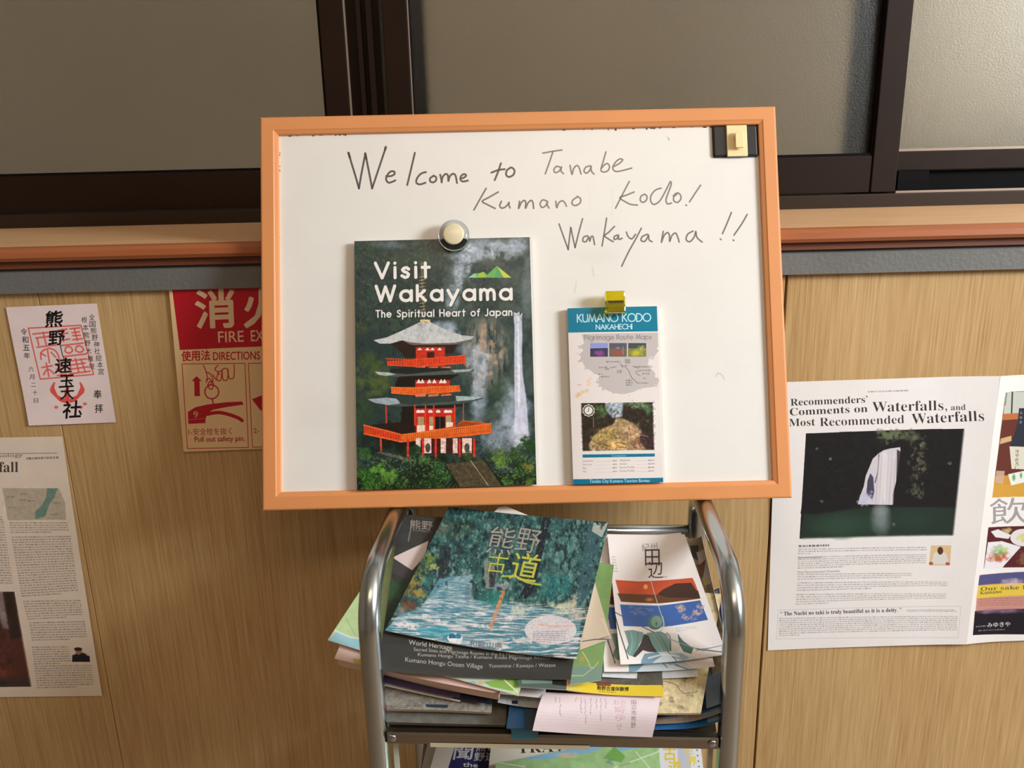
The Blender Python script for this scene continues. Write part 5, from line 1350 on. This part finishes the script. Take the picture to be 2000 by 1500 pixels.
# dark purple booklet with pale spine edge
Q = rectQ((741, 1334), (897, 1364), .0385, .15)
cv = Cv(PQ(Q), 2, (50, 36, 58)); cv.mott(.1, 8)
pb_ = booklet('purple_booklet', Q, .0056, cv.image('purple_booklet_cover', .35), pbr('dark_pages', (58, 44, 66), .5), 'dark purple booklet with white page edges at the left end of the pile', 'booklet', disp=lambda u, v: .0045 * (1 - u) ** 2, group=GP)
sheet('back_cover', Q, .0012, [M_PAPER, M_PAPER], pb_, 18, 4, lambda u, v: .0045 * (1 - u) ** 2, d0=-.0066)
# navy/dark booklet right behind it
Q = rectQ((885, 1364), (960, 1376), .0340, .13)
cv = Cv(PQ(Q), 2, (30, 34, 52)); cv.mott(.2, 6)
b_ = booklet('navy_booklet', Q, .003, cv.image('navy_booklet_cover', .35), pbr('navy_pages', (70, 70, 84), .6), 'dark navy booklet beside the purple one at the left end', 'booklet', group=GP)
# grey and cream magazines at the bottom left
Q = rectQ((744, 1385), (960, 1392), .0245, .16)
cv = Cv(PQ(Q), 2.0, (150, 146, 138)); cv.mott(.25, 5); cv.poly([k6(990, 925), k6(1200, 930), k6(1190, 960), k6(1000, 950)], (46, 66, 86)); cv.rect(*k6(600, 925), *k6(640, 975), (150, 66, 46)); cv.greek([k6(650, 930), k6(960, 930), k6(960, 960), k6(650, 960)], 2, (90, 80, 74), .7)
booklet('grey_magazine', Q, .0085, cv.image('grey_magazine_cover', .4), pbr('tan_pages', (206, 186, 160), .6), 'worn grey magazine with tan page edges low in the pile at left', 'magazine', disp=lambda u, v: .002 * math.sin(3 * u), group=GP)
Q = rectQ((752, 1410), (988, 1416), .0125, .17)
cv = Cv(PQ(Q), 1.6, (112, 112, 106)); cv.mott(.15, 10)
booklet('flat_magazine', Q, .0095, cv.image('flat_magazine_cover', .5), pbr('dull_pages', (134, 126, 112), .6), 'dull grey-green magazine lying lowest at the left of the shelf', 'magazine', group=GP)
# white stapled sheets and grey leaflets in the middle
Q = rectQ((948, 1352), (1064, 1364), .047, .14)
cv = Cv(PQ(Q), 2, (236, 236, 238)); cv.poly(k7([(640, 730), (860, 745), (850, 800), (620, 780)]), (176, 204, 222), .9); cv.poly(k7([(780, 730), (850, 735), (850, 760)]), (110, 160, 190), .8)
booklet('white_leaflet', Q, .004, cv.image('white_leaflet_cover', .45), M_PAPER, 'white leaflet with a pale blue corner in the middle of the pile', 'leaflet', group=GP)
Q = rectQ((972, 1372), (1062, 1384), .034, .13)
cv = Cv(PQ(Q), 2, (190, 196, 200)); cv.mott(.12, 5); cv.rect(*k7(560, 875), *k7(615, 905), (40, 40, 50))
booklet('silver_leaflet', Q, .004, cv.image('silver_leaflet_cover', .4), pbr('pale_pages', (200, 204, 206), .5), 'silvery grey leaflet just above the blue folder', 'leaflet', disp=sag(.002), group=GP)
Q = LQ([(1000, 1240), (1118, 1250), (1106, 1347), (1012, 1341)], .0655)
cv = Cv(PQ(Q), 2, (86, 104, 96)); cv.poly(k7([(650, 670), (930, 680), (930, 735), (655, 735)]), (124, 150, 138)); cv.text('熊野本宮', k7(690, 700), k7(920, 712), 7, (30, 40, 40), .01, cap=.8); cv.poly(k7([(935, 680), (1080, 690), (1080, 760), (935, 745)]), (34, 34, 28)); cv.rect(*k7(1060, 690), *k7(1085, 760), (140, 30, 40))
sh_ = sheet('dark_leaflet', Q, .0016, [cv.image('dark_leaflet_print', .4), M_PAPER], None, 6, 6); tag(sh_, 'green and black leaflet edge showing under the black brochure', 'leaflet', GP)
# blue folder
fold = empty('blue_folder', L(1040, 1420, .02)); tag(fold, 'blue plastic folder dipping over the shelf lip left of the note', 'folder', GP)
M_BLUE = pbr('blue_plastic', (22, 104, 176), .35, var=.25, vscale=(3, 3, 3)); M_NAVY = pbr('blue_plastic_dark', (12, 44, 74), .4)
sheet('cover', LQ([(1000, 1340), (1045, 1345), (1041, 1424), (989, 1422)], (.028, .028, .022, .022)), .003, [M_BLUE, M_BLUE], fold, 8, 8, sag(.002))
sheet('inner_flap', LQ([(1024, 1340), (1100, 1345), (1100, 1422), (1026, 1425)], (.031, .031, .025, .025)), .002, [M_NAVY, M_NAVY], fold, 6, 6)
q_ = [L(998, 1424, .0225), L(1052, 1426, .0225), Un(1050, 1444, .688), Un(1000, 1444, .688)]
sheet('hanging_edge', q_, .0012, [pbr('teal_plastic', (46, 108, 130), .4)] * 2, fold, 4, 4)

# pale pink note sheet bent over the lip
Q = [L(1062, 1352, .046), L(1290, 1362, .046), Un(1274, 1440, .672), Un(1040, 1427, .672)]
cv = Cv(PQ(Q), 2.6, (240, 224, 230)); cv.mott(.02, 30)
rr = random.Random(21)
for x, y0, y1 in ((960, 860, 920), (1000, 870, 1040), (1145, 860, 900), (1185, 870, 1010), (1225, 880, 1100), (1275, 870, 1010), (1325, 870, 980), (1365, 870, 1090), (1410, 870, 970)):
    y = y0
    while y < y1:
        cv.line([k7(x + rr.uniform(-5, 5), y), k7(x + rr.uniform(-8, 10), y + rr.uniform(8, 22))], 1.2, (150, 132, 146), .7); y += 22
cv.vtext('お知らせ', k7(1510, 910), k7(1535, 1130), 13, (206, 150, 170), -.005, .9); cv.vtext('おたずね', k7(1575, 905), k7(1565, 1050), 11, (206, 150, 170), -.008, .8)
cv.vtext('田辺市熊野', k7(1670, 910), k7(1665, 1120), 10.5, (120, 110, 120), 0, .9)
nt_ = sheet('note_sheet', Q, .0006, [cv.image('note_sheet_print', .6, .3), M_PAPER], None, 14, 14, lambda u, v: .010 * math.sin(math.pi * v) - .003 * math.sin(math.pi * u) * v)
tag(nt_, 'pale pink handwritten note sheet hanging over the top shelf lip', 'paper', GP)

# yellow-titled booklet
Q = rectQ((1104, 1350), (1296, 1360), .0530, .14)
cv = Cv(PQ(Q), 2.6, (96, 92, 84)); cv.mott(.2, 6)
cv.poly([(1098, 1330), k8(905, 740), k8(935, 850), (1100, 1362)], (238, 210, 60)); cv.poly([(1098, 1330), k8(120, 720), k8(140, 830), (1098, 1362)], (222, 204, 120), .8)
cv.text('熊野古道体験博', k8(310, 775), k8(600, 782), 7, (70, 62, 30), .03, cap=.8); cv.greek(k8([(330, 785), (590, 792), (590, 806), (330, 800)]), 1, (110, 96, 30), .7); cv.poly(k8([(300, 705), (440, 705), (435, 740), (310, 740)]), (120, 60, 56), .9)
booklet('yellow_booklet', Q, .0062, cv.image('yellow_booklet_cover', .4), M_PINKP, 'booklet with a yellow lower band right above the note sheet', 'booklet', disp=lambda u, v: -.003 * math.sin(math.pi * u) + .003 * (1 - u) ** 3, group=GP)

# green leaflet standing between magazine and white leaflets
Q = LQ([(1150, 1095), (1199, 1103), (1174, 1328), (1113, 1337)], (.0745, .0745, .0660, .0660))
cv = Cv(PQ(Q), 2.8, (124, 158, 96)); cv.mott(.05, 10)
cv.poly(k8([(80, 560), (375, 560), (375, 760), (60, 760)]), (120, 150, 134)); cv.line(k8([(180, 420), (230, 500), (255, 570), (285, 575), (325, 520)]), 2, (214, 196, 130), .8); cv.line(k8([(75, 650), (190, 650), (285, 570)]), 2, (196, 200, 150), .8); cv.blob(*k8(180, 490), 6, 6, (200, 140, 80), .8, .5, 4)
gl = sheet('green_leaflet', Q, .0014, [cv.image('green_leaflet_print', .45), M_PAPER], None, 8, 10); tag(gl, 'narrow olive green map leaflet right of the forest path magazine', 'leaflet', GP)
# tan inner flap: a pointed sheet over the green leaflet
A_ = [L(*k8(285, -215), .0775), L(*k8(438, 315), .0712), L(*k8(150, 420), .0700), L(*k8(190, 0), .0765)]
Qf = [A_[0], A_[0] + (A_[1] - A_[0]) * .001, A_[1], A_[2]]
cvq = PQ([A_[3], A_[0], A_[1], A_[2]])
cv = Cv(cvq, 2.6, (206, 188, 166)); cv.line(k8([(170, 295), (250, 300), (400, 330)]), 2.4, (90, 84, 84), .9, smooth=True); cv.line(k8([(250, 300), (395, 245)]), 1.6, (110, 100, 98), .8); cv.line(k8([(300, 0), (430, 300)]), 1.2, (238, 226, 206), .9)
fl_ = sheet('tan_flap_leaflet', [A_[3], A_[0], A_[1], A_[2]], .0010, [cv.image('tan_flap_print', .5), M_PAPER], None, 4, 6); tag(fl_, 'tan pointed leaflet flap lying over the green leaflet', 'leaflet', GP)


# the two white town leaflets with a bronze statue
def statue(cv, ox, oy):
    def o(pts): return [(c7(x, y)[0] + ox, c7(x, y)[1] + oy) for x, y in pts]
    cv.text('紀州', *o([(740, 520), (885, 510)]), 11, (150, 142, 142), 0, cap=.8)
    cv.vtext('田辺', *o([(835, 570), (865, 675)]), 31, (62, 56, 58), 0)
    cv.text('TANABE', *o([(785, 738), (970, 736)]), 2.2, (150, 140, 140))
    cv.greek(o([(440, 560), (480, 560), (510, 700), (470, 700)]), 6, (150, 146, 160), .5, 1, 4, .6, 3)
    cv.poly(o([(480, 762), (700, 770), (1190, 748), (1215, 800), (1262, 930), (900, 965), (540, 955)]), (206, 88, 56))
    cv.poly(o([(500, 880), (880, 885), (1240, 860), (1262, 935), (900, 965), (535, 955)]), (100, 66, 44), .95); cv.poly(o([(880, 880), (930, 840), (1040, 790), (1180, 790), (1245, 890), (1255, 930), (960, 910)]), (66, 46, 40), .95)
    cv.ell(*o([(770, 815)])[0], 4.4, 4.4, (255, 170, 100)); cv.blob(*o([(805, 930)])[0], 9, 4, (236, 130, 70), .8); cv.blob(*o([(620, 800)])[0], 24, 8, (226, 96, 62), .7)
    cv.poly(o([(525, 982), (900, 985), (1260, 950), (1335, 1140), (960, 1190), (560, 1190)]), (66, 104, 176))
    for k in range(26):
        x = 1150 + 90 * math.sin(k * 2.3) + k * 2; y = 1060 + 60 * math.cos(k * 1.7)
        cv.blob(*o([(x, y)])[0], 5, 5, (204, 176, 166), .6, .9, 3)
    for k in range(10): cv.blob(*o([(640 + 30 * k % 200, 1000 + 17 * k % 70)])[0], 7, 3, (150, 150, 190), .45, .9, 3)
    G1, G2, G3 = (122, 158, 152), (86, 124, 120), (44, 40, 40)
    o8 = lambda pts: [(k8(x, y)[0] + ox, k8(x, y)[1] + oy) for x, y in pts]
    cv.poly(o8([(560, 190), (640, 178), (740, 198), (748, 240), (705, 330), (690, 400), (660, 462), (606, 445), (578, 400), (602, 330), (580, 250)]), G1)
    cv.poly(o8([(770, 205), (900, 185), (960, 215), (1000, 300), (1012, 385), (960, 405), (870, 405), (815, 320)]), G1)
    cv.poly(o8([(752, 212), (792, 232), (832, 330), (880, 405), (800, 402), (742, 385), (705, 430), (668, 468), (648, 455), (690, 380), (722, 310)]), G3, .88)
    cv.poly(o8([(950, 196), (1050, 216), (1092, 300), (1082, 392), (1010, 402), (998, 300), (975, 240)]), (220, 219, 212))
    cv.poly(o8([(1058, 216), (1112, 290), (1206, 372), (1192, 432), (1120, 402), (1082, 330)]), G2)
    cv.poly(o8([(760, 424), (900, 400), (1010, 396), (1110, 415), (1250, 478), (1335, 560), (1000, 585), (720, 585), (735, 490)]), (206, 220, 228))
    cv.poly(o8([(760, 424), (880, 402), (930, 440), (860, 500), (800, 560), (724, 575), (732, 490)]), (112, 150, 172), .9)
    cv.poly(o8([(1000, 420), (1100, 420), (1180, 470), (1120, 500), (1040, 470)]), (140, 170, 190), .8)
    for pts_, w_, c_ in (([(620, 195), (640, 300), (615, 430)], 2.2, (150, 184, 176)), ([(690, 200), (690, 300), (650, 430)], 2, (92, 130, 128)), ([(830, 215), (880, 300), (930, 395)], 2.4, (148, 180, 170)), ([(880, 200), (930, 280), (980, 390)], 2, (90, 128, 124)),
                         ([(600, 200), (615, 300), (592, 400)], 1.6, (96, 134, 130)), ([(960, 205), (992, 250), (1004, 390)], 1.8, (70, 74, 76)), ([(1065, 225), (1090, 330)], 1.6, (60, 66, 66)), ([(980, 400), (1080, 520)], 1.6, (60, 70, 80)), ([(800, 470), (940, 430), (1080, 450)], 3, (240, 242, 242))):
        cv.line(o8(pts_), w_, c_, .8, smooth=True, soft=1.4)
    cv.ell(*o([(865, 1145)])[0], 15.5, 16, G2); cv.ell(*o([(875, 1140)])[0], 11, 12, (136, 170, 158), .8); cv.line(o([(930, 1090), (945, 1170), (920, 1230)]), 2.4, (206, 214, 206), .9, smooth=True); cv.ell(*o([(875, 1160)])[0], 2, 4, (60, 76, 74), .6)
    cv.line(o([(820, 765), (880, 960), (925, 1090)]), 1.6, (226, 206, 200), .9)
    cv.line(o([(480, 1060), (860, 1250), (1250, 1430), (1500, 1490)]), 2.0, (96, 96, 110), .95); cv.line(o([(860, 1250), (1250, 1430)]), .9, (220, 220, 226), .9); cv.line(o([(1250, 1450), (1500, 1410)]), 1.4, (120, 110, 110), .8); cv.ell(*o([(1320, 1445)])[0], 7, 3.2, (130, 150, 160))
    cv.line(o([(450, 990), (520, 1250), (610, 1540)]), 2.2, (60, 54, 58), .9); cv.line(o([(1170, 1550), (1330, 1620)]), 1.6, (60, 60, 66), .8)
    cv.blur(o([(600, 1210)])[0][0], o([(600, 1210)])[0][1], o([(1240, 1210)])[0][0], o([(600, 1560)])[0][1], .6)
    cv.greek(o([(1050, 1200), (1240, 1190), (1245, 1235), (1060, 1245)]), 3, (110, 180, 190), .5, .6, 5, .5, 4)


Q = LQ([(1168, 1045), (1330, 1040), (1396, 1302), (1180, 1312)], (.066, .066, .0605, .0605))
cv = Cv(PQ(Q), 1.6, (240, 232, 230)); statue(cv, -26, 8)
booklet('town_leaflet', Q, .0022, cv.image('town_leaflet_rear', .35), M_PAPER, 'white town leaflet with statue photo, mostly hidden under its twin', 'leaflet', disp=sag(.004), group=GP)
Q = LQ([(1186, 1043), (1337, 1043.5), (1419, 1278), (1212, 1298)], (.0715, .0715, .0685, .0685))
cv = Cv(PQ(Q), 2.8, (242, 234, 232)); statue(cv, 0, 0)
booklet('town_leaflet', Q, .0028, cv.image('town_leaflet_front', .3), M_PAPER, 'white town leaflet with sunset strip and bronze statue, uppermost at right', 'leaflet', disp=lambda u, v: -.004 * math.sin(math.pi * u) * (.3 + .7 * v), group=GP)
Q = LQ([(1190, 1130), (1330, 1140), (1364, 1321), (1176, 1322)], (.056, .056, .0545, .0545))
cv = Cv(PQ(Q), 1.8, (214, 220, 226)); cv.poly(k8([(760, 640), (920, 640), (930, 700), (770, 700)]), (60, 110, 150)); cv.mott(.06, 10)
booklet('blue_leaflet', Q, .0018, cv.image('blue_leaflet_cover', .4), M_PAPER, 'white and blue leaflet just below the two town leaflets', 'leaflet', disp=sag(.004), group=GP)

# old-map leaflet in tan
Q = LQ([(1310, 1150), (1410, 1160), (1369, 1393), (1270, 1393)], (.050, .052, .0460, .0460))
cv = Cv(PQ(Q), 2.6, (206, 190, 150)); cv.mott(.16, 7); cv.mott(.1, 2.5, seed=3)
cv.line(k8([(900, 730), (1030, 760), (1100, 830), (1230, 820)]), 1.6, (110, 96, 70), .7, smooth=True); cv.line(k8([(910, 710), (1200, 690)]), 1.6, (110, 104, 84), .6)
for x, y in ((1110, 720), (1000, 900), (1080, 950), (1170, 850), (880, 920), (990, 870), (1180, 650)): cv.blob(*k8(x, y), 6, 4, (112, 104, 82), .7, .9, 3)
cv.line(k8([(1410, 510), (1265, 1000)]), 3, (240, 230, 204), .95); cv.line(k8([(820, 1000), (1265, 1000)]), 1.6, (60, 46, 36), .8)
tl = sheet('old_map_leaflet', Q, .0030, [cv.image('old_map_print', .5), M_CREAM], None, 10, 10, sag(.001)); tag(tl, 'tan leaflet printed with an old brown map at the right', 'leaflet', GP)

# dark blue brochures curling up against the right side
M_NB = pbr('night_blue_cover', (24, 46, 74), .3, var=.5, vscale=(5, 5, 5)); M_NB2 = pbr('blue_cover', (40, 96, 150), .3, var=.4, vscale=(4, 4, 4)); M_TANC = pbr('tan_cover', (150, 128, 104), .5, var=.2)
curl = lambda a: (lambda u, v: a * max(0, (u - .55) / .45) ** 2)
for i, (q, h, th, mt_, lab, a) in enumerate((
        ([(1200, 1190), (1400, 1180), (1424, 1421), (1200, 1428)], .006, .004, M_NB2, 'bright blue brochure lowest at the right, curled up along the tube', .024),
        ([(1200, 1185), (1395, 1175), (1418, 1408), (1200, 1418)], .013, .003, M_TANC, 'tan edged brochure curling up between two blue ones at right', .026),
        ([(1200, 1180), (1400, 1170), (1416, 1392), (1200, 1408)], .020, .004, M_NB, 'night blue brochure under the old map leaflet at right', .022))):
    booklet('curled_brochure', LQ(q, h), th, mt_, pbr('blue_pages', (120, 140, 160), .5), lab, 'brochure', disp=curl(a), group=GP)
# standing covers at the right rear, olive and grey
Q = [L(1338, 1052, .045), L(1372, 1052, .050), L(1428, 1300, .046), L(1392, 1318, .034)]
cv = Cv(PQ(Q), 2.4, (150, 136, 112)); cv.mott(.3, 8); cv.poly(c7([(1180, 500), (1260, 500), (1260, 640), (1200, 600)]), (52, 50, 50), .9); cv.poly(c7([(1240, 560), (1390, 540), (1440, 860), (1310, 860)]), (200, 188, 176), .9); cv.poly(c7([(1250, 680), (1330, 640), (1300, 800), (1270, 780)]), (112, 74, 52), .9); cv.blob(*c7(1310, 830), 6, 8, (212, 170, 84), .8, .5, 4); cv.line(c7([(1395, 640), (1430, 860)]), 3, (244, 240, 232), .9)
ol = sheet('olive_brochure', Q, .003, [cv.image('olive_brochure_print', .4), M_PAPER], None, 8, 10, curl(.006)); tag(ol, 'olive and grey patterned brochure leaning along the right side tube', 'brochure', GP)
# white corner peeping above the teal magazine
Q = LQ([(975, 989), (992, 989), (1020, 999), (962, 994)], (.0745,) * 4)
Q = [L(975, 990, .0765), L(988, 988.5, .0765), L(1040, 1010, .0755), L(955, 1010, .0755)]
wc = sheet('corner_leaflet', Q, .0008, [M_PAPER, M_PAPER], None, 2, 2); tag(wc, 'white leaflet corner peeping out behind the forest path magazine', 'leaflet', GP)

# ---- lower shelf
j = crop(740, 1400, .35)
T2 = 1
# white newsletter with navy masthead
Q = LQ([(862, 1425), (990, 1425), (950, 1640), (800, 1640)], .030, T2)
cv = Cv(PQ(Q), 2.6, (232, 226, 214))
cv.poly([(894, 1440), (976, 1440), (958, 1530), (866, 1530)], (42, 46, 104))
SW = (228, 226, 224)
cv.text('聞', (886, 1478), (922, 1478), 25, SW, .02, cap=.8, up=(.18, -1)); cv.text('新', (892, 1452), (924, 1452), 20, SW, .02, cap=.8, up=(.18, -1))
cv.text('熊', (930, 1464), (948, 1464), 14, SW, .02, cap=.8, up=(.18, -1)); cv.text('野', (926, 1482), (946, 1482), 14, SW, .02, cap=.8, up=(.18, -1)); cv.text('古', (952, 1462), (970, 1462), 14, SW, .02, cap=.8, up=(.18, -1)); cv.text('道', (948, 1482), (968, 1482), 14, SW, .02, cap=.8, up=(.18, -1))
cv.text('the', (905, 1494), (934, 1496), 9, SW, .03); cv.text('Kumano', (878, 1506), (950, 1512), 9.5, SW, .03)
n2_ = sheet('newsletter', Q, .0016, [cv.image('newsletter_print', .5), M_PAPER], None, 6, 8); tag(n2_, 'white newsletter with a navy masthead on the lower shelf', 'newsletter', GP2)
Q = LQ([(930, 1440), (945, 1448), (935, 1462), (908, 1452)], .034, T2)
pc = sheet('paper_scrap', Q, .0008, [M_CREAM, M_CREAM], None, 2, 2, lambda u, v: .004 * v); tag(pc, 'small cream paper corner folded over the navy masthead', 'paper', GP2)
# cream travel magazine
Q = LQ([(962, 1425), (1180, 1425), (1210, 1640), (940, 1640)], .040, T2)
cv = Cv(PQ(Q), 2.2, (226, 220, 202)); cv.text(serif('TRAVEL'), (1012, 1467), (1150, 1462), 18, (60, 56, 50), -.008, up=(-.1, -1)); cv.line([(975, 1453), (985, 1456), (995, 1452)], 1.2, (120, 116, 100), .8)
tm = sheet('travel_magazine', Q, .004, [cv.image('travel_magazine_print', .4), M_PAPER], None, 6, 6); tag(tm, 'cream travel magazine between newsletter and map on the lower shelf', 'magazine', GP2)
# illustrated map
Q = LQ([(968, 1492), (1284, 1430), (1302, 1640), (955, 1640)], (.048, .052, .05, .048), T2)
cv = Cv(PQ(Q), 2.4, (168, 206, 140)); cv.mott(.1, 12)
cv.poly([(1000, 1487), (1110, 1458), (1180, 1450), (1290, 1440), (1290, 1456), (1240, 1462), (1190, 1470), (1160, 1462), (1120, 1476), (1050, 1486)], (140, 190, 220)); cv.blob(1080, 1480, 22, 6, (226, 196, 150), .8, .5, 8); cv.poly([(1150, 1485), (1175, 1462), (1200, 1480), (1190, 1492)], (124, 176, 88)); cv.blob(1166, 1492, 10, 6, (110, 140, 150), .7, .8, 3)
cv.line([(1175, 1502), (1220, 1488), (1290, 1466)], 3, (226, 240, 206), .9); cv.line([(1225, 1470), (1260, 1500)], 2, (226, 240, 206), .9); cv.line([(970, 1490), (1010, 1500)], 2.4, (236, 244, 226), .9); cv.line([(1185, 1499), (1210, 1492)], 2.5, (120, 130, 140), .7)
mp_ = sheet('illustrated_map', Q, .0012, [cv.image('illustrated_map_print', .45), M_PAPER], None, 8, 8); tag(mp_, 'green and blue illustrated map, frontmost on the lower shelf', 'map', GP2)
# white leaflet with yellow characters
Q = LQ([(1270, 1430), (1366, 1430), (1388, 1640), (1270, 1640)], .034, T2)
cv = Cv(PQ(Q), 2.4, (222, 222, 228)); cv.poly([(1322, 1440), (1345, 1440), (1352, 1530), (1326, 1530)], (180, 184, 196), .7)
cv.vtext('古道', (1308, 1468), (1318, 1494), 27, (226, 196, 60), .02); cv.vtext('世界', (1346, 1462), (1352, 1482), 18, (226, 204, 70), .02)
for k in range(5): cv.ell(1361 + k * 1.2, 1462 + k * 10, 1.6, 1.6, (110, 110, 120))
yl = sheet('character_leaflet', Q, .0016, [cv.image('character_leaflet_print', .45), M_PAPER], None, 6, 6); tag(yl, 'white leaflet with yellow characters at the right of the lower shelf', 'leaflet', GP2)
Q = LQ([(838, 1440), (880, 1440), (840, 1640), (790, 1640)], .018, T2)
bl_ = sheet('plain_booklet', Q, .008, [pbr('plain_white_cover', (226, 220, 210), .5), M_CREAM], None, 4, 4); tag(bl_, 'plain white booklet at the left end of the lower shelf', 'booklet', GP2)
